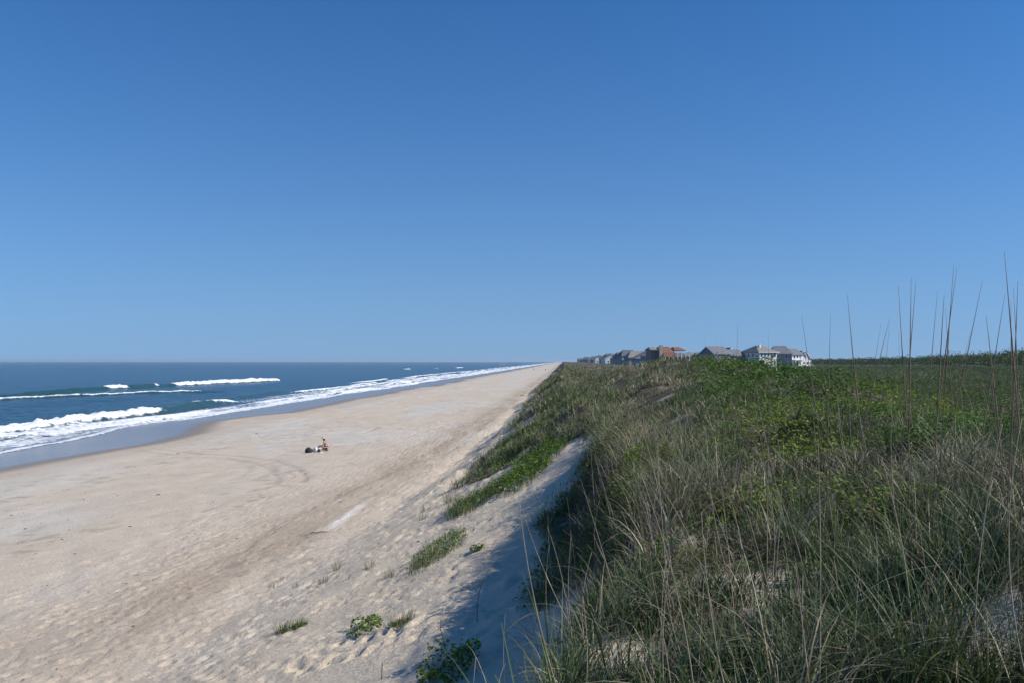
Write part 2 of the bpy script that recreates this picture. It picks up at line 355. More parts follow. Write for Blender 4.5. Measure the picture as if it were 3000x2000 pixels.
# ================================================================== SEA
def build_sea():
    ts = np.array(growing(15, 1400, .42, .0042) + growing(1430, 13000, 30, .03))
    s_ = -np.array(list(np.arange(33, 150, .3)) + growing(150.3, 13500, .6, .03))
    S, T = np.meshgrid(s_, ts)
    z = np.zeros_like(S); foam = np.zeros_like(S); green = np.zeros_like(S)
    fade = np.clip(260 / (np.hypot(S, T) + 1), 0, 1)
    off = ss(-58, -72, S)
    warp = 3.5 * (fbm(S / 40, T / 70, 101, 3) - .5) * 2
    z += off * .16 * np.sin((S + warp * 3) / 3.6) * fbm(S / 25, T / 40, 102, 2) * fade * 1.4
    z += off * .22 * np.sin((S + warp * 4) / 9.0 + T * .01) * (fbm(S / 60, T / 60, 103, 2))
    z += off * .34 * (fbm(S / 2.2, T / 3.2, 104, 4) - .5) * fade
    lump = fbm(S / .9, T / 1.2, 105, 4)
    rag = fbm(S / 3, T / 2.2, 106, 4)
    ragt = fbm(T / 5, 0 * T, 107, 4)
    def breaker(pts, A, ts_fade, foam_ranges, wsea=4.5, wsh=1.3, back=1.6, front=1.3, fs=1.0, gr=1.0):
        nonlocal z, foam, green
        pts = np.array(pts, float); sc = np.interp(T, pts[:, 0], pts[:, 1]) + 1.6 * (ragt - .5) + .8 * (vn(T / 11, 0 * T, 108) - .5)
        d = S - sc                                    # >0 shoreward
        env = ss(ts_fade[0], ts_fade[1], T) * ss(ts_fade[3], ts_fade[2], T) * (.72 + .5 * fbm(T / 9, 0 * T, 109, 3))
        prof = np.where(d < 0, np.exp(-(d / wsea) ** 2), np.exp(-(d / wsh) ** 2))
        fm = 0
        for (a, b_, e) in foam_ranges: fm = np.maximum(fm, ss(a - e, a + e, T) * ss(b_ + e, b_ - e, T))
        fo = fm * np.where(d < 0, np.exp(-(np.abs(d) / back) ** 2.5), np.exp(-(np.abs(d) / front) ** 3)) * fs
        z = z + A * env * prof + fo * A * .8 * (lump - .35)
        foam = np.maximum(foam, fo * (.75 + .6 * rag))
        green = np.maximum(green, env * gr * np.exp(-((d - .3) / 2.0) ** 2))  # crest tint: light through thin water put into the colour
    breaker([(40, -63.5), (95, -65), (133, -66.2), (175, -69)], 1.15, (30, 45, 140, 185), [(30, 131, 3)], back=1.5, front=1.4, fs=1.25)
    breaker([(100, -129), (181, -123), (226, -101), (240, -95)], .55, (80, 100, 222, 240), [(90, 226, 3)], wsea=3, wsh=1.2, back=1.4, front=.9, fs=.95)
    breaker([(170, -139), (240, -135), (285, -132), (362, -126)], 1.15, (170, 215, 350, 372), [(274, 360, 3), (238, 247, 2), (262, 264, 2)], back=2.4, front=1.7, fs=1.2)
    breaker([(150, -74), (250, -80)], .45, (140, 160, 215, 250), [(163, 167, 1.5)], back=.8, front=.6)
    # whitecaps and outer breakers far along the coast
    for (px, py, ln, A) in ((1190, 1081, 34, .9), (1345, 1077, 60, .7), (1186, 1122, 17, .8), (1215, 1132, 26, .6), (1480, 1065, 90, .8), (1540, 1062, 150, .8), (1278, 1079, 12, .5), (1375, 1106, 26, .7), (1420, 1096, 60, .8), (1490, 1085, 120, .9), (1560, 1074, 240, .8), (1475, 1066, 60, .6), (1075, 1156, 30, .5)):
        Y = H * F / (py - HZ); X = (px - 1500) / F * Y; s0, t0 = to_st(X, Y)
        breaker([(t0 - 400, s0 - 4), (t0, s0), (t0 + 400, s0 + 4)], A, (t0 - ln * 1.3, t0 - ln * .6, t0 + ln * .6, t0 + ln * 1.3), [(t0 - ln * .5, t0 + ln * .5, ln * .2)], back=1.6 + t0 / 250, front=1.4, fs=1.3)
    # rows of broken surf near the shore
    for k, (sc, amp, off_) in enumerate(((-58.2, .28, 0), (-61.5, .3, 40), (-66.5, .45, 140), (-71.5, .5, 185), (-79, .55, 300))):
        on = fbm(T / 30 + 7 * k, 0 * T, 120 + k, 3); s0 = sc + 3.0 * (fbm(T / 38, 0 * T, 130 + k, 3) - .5) * 2 + 1.0 * (fbm(T / 7, 0 * T, 140 + k, 2) - .5)
        e = ss(off_, off_ + 25, T) * ss(.36, .50, on + .10 * ss(180, 350, T)); d = S - s0
        fo = e * np.where(d < 0, np.exp(-(np.abs(d) / (1.5 + .5 * k)) ** 2), np.exp(-(d / .7) ** 2)) * 1.25
        z += e * amp * np.where(d < 0, np.exp(-(d / 2.6) ** 2), np.exp(-(d / .8) ** 2)) + fo * .12 * (lump - .4)
        foam = np.maximum(foam, fo * (.7 + .6 * rag))
    # lacy spent foam between the last breaker and the swash
    lace = ss(-66, -62, S) * ss(-50, -57, S)
    foam = np.maximum(foam, lace * (.28 + .66 * fbm(S / 2.2, T / 5.5, 151, 4)) * ss(30, 60, T))
    foam = np.maximum(foam, ss(-76, -68, S) * ss(-56, -64, S) * (.26 + .62 * fbm(S / 2.5, T / 9, 152, 4)) * ss(130, 200, T))
    # swash: a thin sheet running up the wet sand
    zb = zbeach(S, T)
    sw = np.interp(T, [15, 60, 77, 85, 100, 116, 140, 190, 330, 550, 1500], [-52, -52.5, -52.6, -51.5, -53.8, -55.8, -54.6, -56.5, -57, -56, -54]) + 1.4 * (fbm(T / 12, 0 * T, 161, 3) - .5) * 2
    thin = ss(-60, -57, S)
    z = z * (1 - thin * .8)
    z = np.where(S < sw, np.maximum(z, zb + .035), np.minimum(z, zb - .25 * ss(0, .8, S - sw) - .01))
    edge = np.exp(-((S - sw + .9) / .9) ** 2) * (.95 + .5 * (rag - .4))
    foam = np.maximum(foam, edge * (S < sw + .05))
    sh = ss(-70, -55, S)
    X, Y = to_xy(S, T)
    a, b_ = len(ts), len(s_); idx = np.arange(a * b_).reshape(a, b_)
    Q = np.stack([idx[:-1, :-1], idx[1:, :-1], idx[1:, 1:], idx[:-1, 1:]], -1).reshape(-1, 4)
    V = np.stack([X, Y, z], -1).reshape(-1, 3)
    m, nt, b = nm('sea_water')
    af = N(nt, 'ShaderNodeAttribute', attribute_name='foam'); asx = N(nt, 'ShaderNodeAttribute', attribute_name='shallow'); ag = N(nt, 'ShaderNodeAttribute', attribute_name='green')
    tc = N(nt, 'ShaderNodeTexCoord'); mp = N(nt, 'ShaderNodeMapping'); mp.inputs['Scale'].default_value = (1, .55, 1); mp.inputs['Rotation'].default_value = (0, 0, TH)
    nt.links.new(tc.outputs['Object'], mp.inputs['Vector'])
    hs = []
    for scl, det in ((.55, 6), (.09, 4)):
        n_ = N(nt, 'ShaderNodeTexNoise'); n_.inputs['Scale'].default_value = scl; n_.inputs['Detail'].default_value = det; n_.inputs['Roughness'].default_value = .62
        nt.links.new(mp.outputs['Vector'], n_.inputs['Vector']); hs.append(n_)
    mm = N(nt, 'ShaderNodeMath', operation='MULTIPLY_ADD'); mm.inputs[1].default_value = 2.5
    nt.links.new(hs[1].outputs['Fac'], mm.inputs[0]); nt.links.new(hs[0].outputs['Fac'], mm.inputs[2])
    bp = N(nt, 'ShaderNodeBump'); bp.inputs['Distance'].default_value = .9; bp.inputs['Strength'].default_value = 1.0
    bst = N(nt, 'ShaderNodeMapRange'); bst.inputs['To Min'].default_value = .85; bst.inputs['To Max'].default_value = .06
    nt.links.new(asx.outputs['Fac'], bst.inputs['Value']); nt.links.new(bst.outputs['Result'], bp.inputs['Strength'])
    nt.links.new(mm.outputs['Value'], bp.inputs['Height']); nt.links.new(bp.outputs['Normal'], b.inputs['Normal'])
    def mixc(f, c1, c2):
        x = N(nt, 'ShaderNodeMix', data_type='RGBA')
        nt.links.new(f, x.inputs[0])
        for sock, c in ((x.inputs[6], c1), (x.inputs[7], c2)):
            if hasattr(c, 'is_linked'): nt.links.new(c, sock)
            else: sock.default_value = (*c, 1)
        return x.outputs[2]
    c = mixc(ag.outputs['Fac'], (.020, .066, .100), (.022, .074, .074))
    c = mixc(asx.outputs['Fac'], c, (.060, .072, .085))
    nt.links.new(c, b.inputs['Base Color']); b.inputs['Roughness'].default_value = .22; b.inputs['IOR'].default_value = 1.33
    f1 = N(nt, 'ShaderNodeTexNoise'); f1.inputs['Scale'].default_value = 1.5; f1.inputs['Detail'].default_value = 7; f1.inputs['Roughness'].default_value = .7
    nt.links.new(mp.outputs['Vector'], f1.inputs['Vector'])
    k = N(nt, 'ShaderNodeMath', operation='ADD'); k2 = N(nt, 'ShaderNodeMath', operation='MULTIPLY_ADD'); k2.inputs[1].default_value = 1.7; k2.inputs[2].default_value = -.85
    nt.links.new(f1.outputs['Fac'], k2.inputs[0]); nt.links.new(k2.outputs['Value'], k.inputs[0]); nt.links.new(af.outputs['Fac'], k.inputs[1])
    fr = N(nt, 'ShaderNodeMapRange', interpolation_type='SMOOTHSTEP'); fr.inputs['From Min'].default_value = .38; fr.inputs['From Max'].default_value = .80
    nt.links.new(k.outputs['Value'], fr.inputs['Value'])
    fb = N(nt, 'ShaderNodeBsdfPrincipled'); fcr = N(nt, 'ShaderNodeMapRange'); fcr.inputs['From Min'].default_value = .35; fcr.inputs['From Max'].default_value = .6; nt.links.new(f1.outputs['Fac'], fcr.inputs['Value']); nt.links.new(mixc(fcr.outputs['Result'], (.50, .56, .60), (.84, .85, .85)), fb.inputs['Base Color']); fb.inputs['Roughness'].default_value = .8; fb.inputs['Specular IOR Level'].default_value = .1
    fbp = N(nt, 'ShaderNodeBump'); fbp.inputs['Distance'].default_value = .12; fbp.inputs['Strength'].default_value = .7; nt.links.new(f1.outputs['Fac'], fbp.inputs['Height']); nt.links.new(fbp.outputs['Normal'], fb.inputs['Normal'])
    mx = N(nt, 'ShaderNodeMixShader'); nt.links.new(fr.outputs['Result'], mx.inputs['Fac']); nt.links.new(b.outputs['BSDF'], mx.inputs[1]); nt.links.new(fb.outputs['BSDF'], mx.inputs[2])
    nt.links.new(mx.outputs['Shader'], nt.nodes['Material Output'].inputs['Surface'])
    me = mesh_np('sea', V, Q, m, None, {'foam': np.clip(foam, 0, 1.3), 'shallow': sh, 'green': np.clip(green, 0, 1)})
    tag(link('sea', me), 'blue ocean with white breakers rolling in', 'sea', kind='structure')
build_sea()

# ================================================================== DUNE GRASS
def in_view(x, y, m=.12): return (np.abs(x) < (.62 + m) * y + 2.0)
def scatter(n, y0, y1, x0f, x1f, pw=1.0):
    y = y0 + (y1 - y0) * rng.random(n) ** pw
    x = rng.uniform(x0f, x1f, n); return x, y
def grass_zone(n, y0, y1, pw, Lr, W, nseg, clump, dens_leaf=.5, edge=False, arcs=False, bank=False, face=False):
    """clumped blades between two distances from the camera"""
    nc = max(1, n // clump)
    m_ = nc * (14 if edge or bank or face else 3)
    y = y0 + (y1 - y0) * rng.random(m_) ** pw
    x = rng.uniform(-.13 if face else -.10, .2 if face else .74, m_) * y + rng.uniform(-1.2, 1.5, m_)
    s, t = to_st(x, y)
    p = ss(-.25, .35, s - s_veg(t)) * (1 - .92 * bare(s, t)) * (1 - dens_leaf * leafy(s, t)) * np.interp(s - np.interp(t, [0, 10, 20, 40, 60, 100, 200], [8, 10, 13, 17, 20, 22, 28]), [-1, 5], [1, .12]) 
    p = p * np.maximum(np.interp(t, [0, 20, 32, 60, 120], [.05, .05, .5, .6, .5]), ss(np.interp(t, [0, 10, 16], [.44, .44, .40]), np.interp(t, [0, 10, 16], [.54, .54, .56]), fbm(s / 1.3, t / 1.6, 201, 3)))
    p = p * (.25 + .75 * np.maximum(ss(.08, .22, s / t), ss(9, 12, t)))
    p = p * (.16 + .84 * np.maximum(ss(-.5, .2, s - s_crest(t)), ss(26, 33, t)))
    if edge: p = ss(-.6, -.1, s - s_crest(t)) * ss(1.3, .5, s - s_crest(t)) * ss(35, 32, t) * (.3 + .7 * ss(6, 8, t)) * (.25 + .75 * ss(.35, .55, fbm(s / .8, t / 1.2, 205, 3)))
    if face: p = ss(-.3, .3, s - s_veg(t)) * ss(3.5, 2, s) * (1 - .8 * bare(s, t)) * (.5 + .5 * ss(.35, .5, fbm(s / 1.3, t / 1.6, 201, 3)))
    if bank: p = ss(-.2, .2, s - s_veg(t)) * ss(.6, 0, s - s_crest(t)) * ss(6.2, 8, t) * (.3 + .7 * ss(.4, .55, fbm(s / .5, t / .9, 206, 3)))
    k = np.nonzero(rng.random(len(x)) < p)[0][:nc]
    x, y, s, t = x[k], y[k], s[k], t[k]; nc = len(k)
    st = straw(s, t); ckind = rng.random(nc) < st            # dead or live clump
    csz = rng.uniform(.7, 1.15, nc) * np.interp(t, [0, 30, 60], [1, 1, .92]) * (.36 + .85 * ss(.36, .62, fbm(s / 1.5 + 5, t / 1.9, 202, 3))); cbr = rng.uniform(.58, 1.42, nc); cwd = np.exp(rng.normal(0, .33, nc)); caz = rng.uniform(0, 2 * math.pi, nc)
    i = np.repeat(np.arange(nc), clump); n = len(i)
    rad = np.abs(rng.normal(0, 1, n)) * np.interp(y[i], [0, 8, 20, 60, 200], [.13, .14, .17, .35, .8]); a = rng.uniform(0, 2 * math.pi, n)
    bx = x[i] + rad * np.cos(a); by = y[i] + rad * np.sin(a); bz = gz(bx, by) - .03
    dead = rng.random(n) < np.where(ckind[i], .78, .16)
    if edge: dead = rng.random(n) < .82
    L = rng.uniform(Lr[0], Lr[1], n) * csz[i]
    az = np.where(rng.random(n) < .55, a, rng.normal(0.2, .9, n))
    lean = np.abs(rng.normal(.10, .16, n)) + rad * .6
    arch = np.where(dead, rng.gamma(3.6, .56, n), rng.gamma(2.0, .46, n))
    if arcs: dead = rng.random(n) < .85; lean = np.abs(rng.normal(.15, .12, n)); arch = rng.normal(2.1, .45, n); az = np.where(rng.random(n) < .6, rng.normal(.1, .6, n), rng.uniform(0, 6.28, n))
    arch = np.minimum(arch, 2.9)
    g = pick(GREEN, n); d = pick(STRAW, n, [.3, .26, .2, .14, .1])
    col = np.where(dead[:, None], d, g)
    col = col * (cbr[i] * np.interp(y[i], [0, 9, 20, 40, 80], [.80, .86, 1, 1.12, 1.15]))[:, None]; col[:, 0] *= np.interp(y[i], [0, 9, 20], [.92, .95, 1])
    tip = np.where(dead[:, None], col * 1.05, col * .75 + .25 * pick(STRAW, n))
    W_ = W * cwd[i] * rng.uniform(.6, 1.35, n) * np.where(dead, .85, 1.1)
    return blades(np.stack([bx, by, bz], 1), az, L, W_, lean, arch, col, nseg, 1.3, tip)
parts = [
    grass_zone(26000, 33.5, 80, .8, (.35, .75), .022, 4, 22, face=True), grass_zone(26000, 78, 200, .8, (.4, .8), .05, 2, 16, face=True),
    grass_zone(10500, 2.6, 9, .9, (.35, .85), .0072, 8, 60),
    grass_zone(2000, 3.0, 12, .9, (.7, 1.25), .0075, 10, 22, arcs=True),
    grass_zone(19000, 8, 17, .9, (.32, .8), .0095, 7, 50),
    grass_zone(2400, 9, 20, .9, (.55, .95), .011, 8, 22, arcs=True),
    grass_zone(34000, 16, 34, .9, (.25, .66), .015, 5, 26),
    grass_zone(60000, 33, 75, .9, (.25, .6), .026, 3, 22),
    grass_zone(56000, 74, 170, .9, (.3, .65), .055, 2, 16),
    grass_zone(40000, 168, 480, .9, (.35, .7), .14, 2, 10),
    grass_zone(9000, 4.5, 34, .8, (.55, 1.0), .011, 6, 24, edge=True),
    grass_zone(13000, 6, 30, .8, (.25, .6), .011, 5, 30, bank=True),
]
def shade_understory(n, y0, y1, L, W):  # short dark blades added to block light and darken the grass gaps
    y = y0 + (y1 - y0) * rng.random(n * 2) ** .9; x = rng.uniform(-.08, .72, n * 2) * y + rng.uniform(-1, 1.2, n * 2); s, t = to_st(x, y)
    p = ss(-.1, .5, s - s_veg(t)) * (1 - bare(s, t)) * (.3 + .7 * ss(-.4, .3, s - s_crest(t))) * (.08 + .92 * ss(.42, .54, fbm(s / 1.3, t / 1.6, 201, 3)))
    k = np.nonzero(rng.random(n * 2) < p)[0][:n]; x, y = x[k], y[k]; n = len(k)
    col = pick(np.array([[.030, .060, .014], [.045, .085, .018], [.060, .045, .028], [.038, .070, .024]]), n, [.4, .28, .12, .2])
    return blades(np.stack([x, y, gz(x, y) - .02], 1), rng.uniform(0, 6.28, n), rng.uniform(.5, 1.2, n) * L, W * rng.uniform(.7, 1.4, n), np.abs(rng.normal(.35, .3, n)), rng.gamma(2, .4, n), col, 4)
parts += [shade_understory(22000, 2.6, 9, .34, .012), shade_understory(30000, 8.5, 22, .34, .016)]
# low mats of flattened dead grass
def mat_patch(s0, t0, rs, rt, n, L, W):
    s = rng.normal(s0, rs * .5, n); t = rng.normal(t0, rt * .5, n); x, y = to_xy(s, t); z = gz(x, y) + rng.uniform(0, .10, n)
    return blades(np.stack([x, y, z], 1), rng.uniform(0, 6.28, n), rng.uniform(.3, 1, n) * L, np.full(n, W), rng.normal(1.25, .25, n), rng.normal(.3, .3, n), pick(STRAW, n, [.3, .25, .1, .3, .05]), 4)
parts += [mat_patch(4.2, 9.8, 1.6, 1.4, 2200, .6, .008), mat_patch(3.2, 13.5, 2.2, 2, 1800, .6, .010), mat_patch(1.8, 8.6, 1.0, 1.2, 700, .5, .007), mat_patch(2.5, 18, 2.6, 3, 1800, .6, .013), mat_patch(6.4, 11.5, 2.0, 2, 1500, .6, .009)]
n = 2600   # brown dead brush tangled on the bank
t_ = rng.uniform(7.5, 24, n); s_ = s_base(t_) + rng.uniform(-.1, 1.0, n) ** 1 * (s_crest(t_) - s_base(t_)); k = rng.random(n) < ss(.42, .55, fbm(s_ / .6, t_ / 1.2, 207, 3)); s_, t_ = s_[k], t_[k]; n = len(s_)
x_, y_ = to_xy(s_, t_)
parts.append(blades(np.stack([x_, y_, gz(x_, y_) + rng.uniform(0, .2, n)], 1), rng.uniform(0, 6.28, n), rng.uniform(.3, .7, n), np.full(n, .012), rng.normal(.9, .4, n), rng.normal(.4, .5, n), pick(np.array([[.14, .10, .07], [.20, .16, .12], [.10, .07, .05]]), n), 5))
V, Q, cc = cat(parts)
tag(link('dune_grass', mesh_np('dune_grass', V, Q, M_GRASS, cc)), 'mixed green and straw coloured beach grass covering the dunes', 'grass', kind='stuff')

# ================================================================== LEAFY COVER ON THE HILL
def cover(n, y0, y1, size, hgt):
    y = y0 + (y1 - y0) * rng.random(n * 4) ** .9; x = rng.uniform(-.05, .80, n * 4) * y
    s, t = to_st(x, y); k = np.nonzero(rng.random(len(x)) < leafy(s, t) * (1 - bare(s, t)))[0][:n]
    x, y, s, t = x[k], y[k], s[k], t[k]
    mound = fbm(s / .9, t / 1.1, 211, 3)
    k2 = rng.random(len(k)) < .3 + .7 * ss(.30, .44, mound); x, y, s, t, mound, k = x[k2], y[k2], s[k2], t[k2], mound[k2], k[k2]
    h = hgt * (.1 + 2.3 * np.clip(mound - .3, 0, 1)) * rng.random(len(k)) ** .4
    z = gz(x, y) + h
    hue = fbm(s / 4, t / 6, 212, 3)
    w = ss(.35, .65, hue)[:, None]
    c = pick(BROAD[[0, 2, 4]], len(k)) * w + pick(BROAD[[1, 3]], len(k)) * (1 - w)
    sz = size * rng.uniform(.6, 1.4, len(k))
    return leaves(np.stack([x, y, z], 1), sz, 1.3, c)
V, Q, cc = cat([cover(14000, 6, 14, .055, .4), cover(60000, 12, 30, .07, .55), cover(60000, 28, 60, .12, .7), cover(34000, 58, 115, .22, .8)])
tag(link('leafy_ground_cover', mesh_np('leafy_ground_cover', V, Q, M_LEAF, cc)), 'bright green leafy ground cover on the dune hill', 'ground cover', kind='stuff')

# ================================================================== COASTAL SCRUB AND WOOD
def domes(x, y, r, h, zoff, nl, size, pal, up=.5, trunk=0):
    n = len(x); i = np.repeat(np.arange(n), nl); m = len(i)
    d = rng.normal(0, 1, (m, 3)); d[:, 2] = np.abs(d[:, 2]); d /= np.linalg.norm(d, axis=1)[:, None]
    q = rng.uniform(.72, 1.08, m)
    lob = .8 + .4 * vn(d[:, 0] * 2.2 + i * 3.1, d[:, 1] * 2.2 + d[:, 2] * 1.7, 221)
    P = np.stack([x[i] + d[:, 0] * r[i] * q * lob, y[i] + d[:, 1] * r[i] * q * lob, zoff[i] + d[:, 2] * h[i] * q * lob], 1)
    ch = np.clip((len(pal) * (1.7 * (fbm(x / 22, y / 30, 223, 3) - .5) + .5) + rng.normal(0, .6, n)).astype(int), 0, len(pal) - 1); c = pal[ch][i] * (1 + rng.normal(0, .22, (m, 1))) * (1 + rng.normal(0, .15, n))[i][:, None]
    return leaves(P, size[i] * rng.uniform(.6, 1.4, m), up, np.clip(c, .008, .4), .7)
SCR = np.array([[.070, .120, .024], [.090, .138, .026], [.052, .098, .022], [.115, .122, .055], [.080, .125, .030]])
def scrub(n, y0, y1, sz, nl):
    y = y0 + (y1 - y0) * rng.random(n * 3) ** .8; x = rng.uniform(.10, .80, n * 3) * y
    s, t = to_st(x, y); lim = np.interp(t, [0, 10, 20, 40, 60, 100, 200], [8.5, 9.5, 13, 18, 21, 23, 30])
    k = np.nonzero((s > lim + rng.uniform(-3, 6, len(s))))[0][:n]; x, y = x[k], y[k]
    r = rng.uniform(.9, 2.4, len(k)) * np.interp(y, [12, 30, 300], [.4, .75, 1.6]); h = r * rng.uniform(.3, .85, len(k)) * (.2 + 1.5 * fbm(x / 18, y / 30, 222, 3))
    return domes(x, y, r, h, gz(x, y) - .1, nl, np.interp(y, [13, 25, 80, 200, 700], [.08, .11, .2, .4, .9]) * sz, SCR, 1.3)
V, Q, cc = cat([scrub(700, 13, 40, .75, 190), scrub(900, 38, 80, .8, 150), scrub(1500, 75, 200, .8, 80), scrub(2600, 190, 600, .9, 40)])
tag(link('coastal_scrub', mesh_np('coastal_scrub', V, Q, M_LEAF, cc)), 'dark green thicket of low shrubs behind the dunes', 'shrubs', kind='stuff')
def wood(n):
    y = rng.uniform(230, 900, n * 3); x = rng.uniform(.30, .85, n * 3) * y
    s, t = to_st(x, y); f = x / y
    near = np.interp(f, [.30, .36, .45, .52, .60, .66, .85], [560, 520, 430, 330, 265, 240, 235])
    k = np.nonzero(y > near + rng.uniform(-15, 25, len(y)))[0][:n]; x, y, f = x[k], y[k], f[k]
    r = rng.uniform(2.2, 4.6, len(k)); hh = np.interp(f, [.30, .38, .50, .60, .8], [5.6, 6.2, 7.2, 8.3, 8.8]) * rng.uniform(.8, 1.12, len(k))
    return domes(x, y, r, hh * .55, gz(x, y) + hh * .45, 110, np.full(len(k), .6), SCR[[2, 0, 2]] * .75, .8)
V, Q, cc = wood(2600)
tag(link('far_wood', mesh_np('far_wood', V, Q, M_LEAF, cc)), 'dark green line of low trees along the skyline', 'wood', kind='stuff')

# ================================================================== SINGLE PLANTS ON THE SAND
def tuft(label, px, py, n, L, r, W=.012, green=.8, leaf=0, leafsize=.07, lr=None, lh=.25, group=None, stretch=None, cat_='grass tuft', name='grass_tuft'):
    x0, y0, z0 = hit(px, py)
    t = thing(name, label, cat_, (x0, y0, z0), 0, group)
    sx, sy, rot = stretch or (1, 1, 0)
    def off(n, r):
        a = rng.uniform(0, 6.28, n); d = r * np.sqrt(rng.random(n)); u = d * np.cos(a) * sx; v = d * np.sin(a) * sy
        return u * math.cos(rot) - v * math.sin(rot), u * math.sin(rot) + v * math.cos(rot)
    if n:
        ox, oy = off(n, r); z = gz(x0 + ox, y0 + oy) - z0 - .03
        dead = rng.random(n) > green
        col = np.where(dead[:, None], pick(STRAW, n), pick(GREEN, n) * 1.15)
        v, q, c = blades(np.stack([ox, oy, z], 1), np.arctan2(oy, ox) + rng.normal(0, .7, n), rng.uniform(.5, 1, n) * L, np.full(n, W), np.abs(rng.normal(.15, .2, n)), rng.gamma(1.5, .35, n), col, 5)
        link('foliage', mesh_np('foliage', v, q, M_GRASS, c), t)
    if leaf:
        ox, oy = off(leaf, lr or r); zz = gz(x0 + ox, y0 + oy) - z0
        mound = fbm((x0 + ox) / .35, (y0 + oy) / .35, 231, 2)
        h = lh * (.1 + 1.6 * np.clip(mound - .2, 0, 1)) * rng.random(leaf) ** .5
        v, q, c = leaves(np.stack([ox, oy, zz + h], 1), leafsize * rng.uniform(.6, 1.4, leaf), .7, pick(BROAD[[0, 1, 2, 3]], leaf))
        link('foliage', mesh_np('foliage', v, q, M_LEAF, c), t)
    return t
tuft('two-part grass tuft on the lower sand, farthest left of the green tufts', 826, 1852, 90, .34, .16, .011, .75)
tuft('low grass tuft just right of the leftmost one, leafy at its foot', 872, 1838, 110, .3, .2, .011, .85, 60, .07, .2, .15)
tuft('leafy green plant spreading over the lower sand between two grass tufts', 1068, 1842, 60, .3, .4, leaf=330, leafsize=.07, lr=.5, lh=.2, stretch=(.7, 1.25, .2), cat_='beach plant', name='beach_plant')
tuft('rounded tuft with straw and green blades beside the leafy plant', 1175, 1832, 190, .34, .24, .010, .6, 90, .06, .22, .12)
tuft('long bright green leafy patch on the mid slope with a grey shadow', 1290, 1612, 700, .34, .9, .010, .7, 900, .06, .85, .24, stretch=(.75, 1.7, -.15), cat_='beach plant', name='beach_plant')
tuft('sprawling dull green grass below the long leafy patch', 1240, 1655, 260, .36, .55, .011, .6, stretch=(.7, 1.7, -.1))
tuft('small dark leafy plant alone on the bare slope right of the long patch', 1398, 1612, 24, .28, .14, .012, .6, 110, .07, .18, .2, cat_='beach plant', name='beach_plant')
tuft('leafy plant in the dune shadow at the bottom edge of the photo', 1310, 1965, 80, .4, .5, .009, .5, 560, .075, .6, .34, stretch=(.8, 1.2, 0), cat_='beach plant', name='beach_plant')
for px, py, n, L, lab in ((985, 1668, 46, .38, 'thin pale tuft with a short shadow in the middle of the tuft row'), (1085, 1666, 60, .34, 'spread out pale tuft in the row left of the long leafy patch'), (1140, 1688, 50, .3, 'wispy tuft casting a thin grey shadow near the long leafy patch'),
        (945, 1708, 46, .3, 'straw coloured tuft a little below the tuft row'), (868, 1718, 24, .26, 'sparse low tuft with few blades, second from the left of the row'), (834, 1698, 22, .26, 'faint sparse tuft at the upper left end of the row'), (800, 1720, 22, .3, 'sparse reddish tuft at the lower left end of the row'),
        (1020, 1700, 18, .24, 'tiny faint tuft in the gap of the tuft row')):
    tuft(lab, px, py, n, L, .14, .010, .55)
tuft('feathery green tuft just seaward of the big grassy mound', 1320, 1470, 80, .55, .3, .013, .75)
tuft('thin upright tuft on open sand left of the feathery tuft', 1243, 1498, 22, .5, .12, .012, .6)
tuft('small flat yellowish tuft low on the sand below the thin upright one', 1240, 1520, 40, .3, .22, .012, .5)
tuft('leading dark green leafy clump at the seaward tip of the grassy mound', 1380, 1475, 900, .55, 1.05, .012, .7, 700, .08, .9, .35, stretch=(.8, 1.6, -.2), cat_='beach plant', name='beach_plant')
tuft('large bright green leafy clump low on the grassy mound', 1520, 1400, 700, .5, 1.5, .013, .85, 3000, .08, 1.4, .5, stretch=(.8, 1.8, -.15), cat_='beach plant', name='beach_plant')
tuft('bright green leafy clump higher on the grassy mound near bare sand', 1580, 1345, 700, .5, 1.5, .014, .85, 2400, .085, 1.3, .5, stretch=(.8, 1.9, -.15), cat_='beach plant', name='beach_plant')
tuft('low dark strip of grass at the sand edge with a pointed shadow', 1475, 1345, 150, .5, .8, .02, .6, 160, .12, .7, .3, stretch=(.6, 2.6, -.1))
tuft('dark ragged grass strip farther along the sand edge', 1560, 1262, 160, .6, 1.2, .03, .5, 200, .18, 1.2, .35, stretch=(.6, 3.0, -.1))
for px, py, lab in ((1605, 1185, 'dark grass strip jutting onto the far beach, nearest of the three'), (1625, 1140, 'short dark grass strip jutting onto the far beach, middle of the three'), (1636, 1108, 'tiny dark grass strip jutting onto the far beach, farthest of the three')):
    tuft(lab, px, py, 130, .7, 1.4, .05, .4, 160, .3, 1.4, .4, stretch=(.7, 4, -.05))
for px, py, lab in ((1530, 1157, 'small flat weed on the open beach, nearer of two'), (1515, 1205, 'scattered flat weed on the open beach below the other'), (1640, 1590, 'olive leafy clump clinging to the shaded bank below the grass'), ):
    tuft(lab, px, py, 40, .3, .5, .02, .5, 120, .1, .45, .2, cat_='beach plant', name='beach_plant')

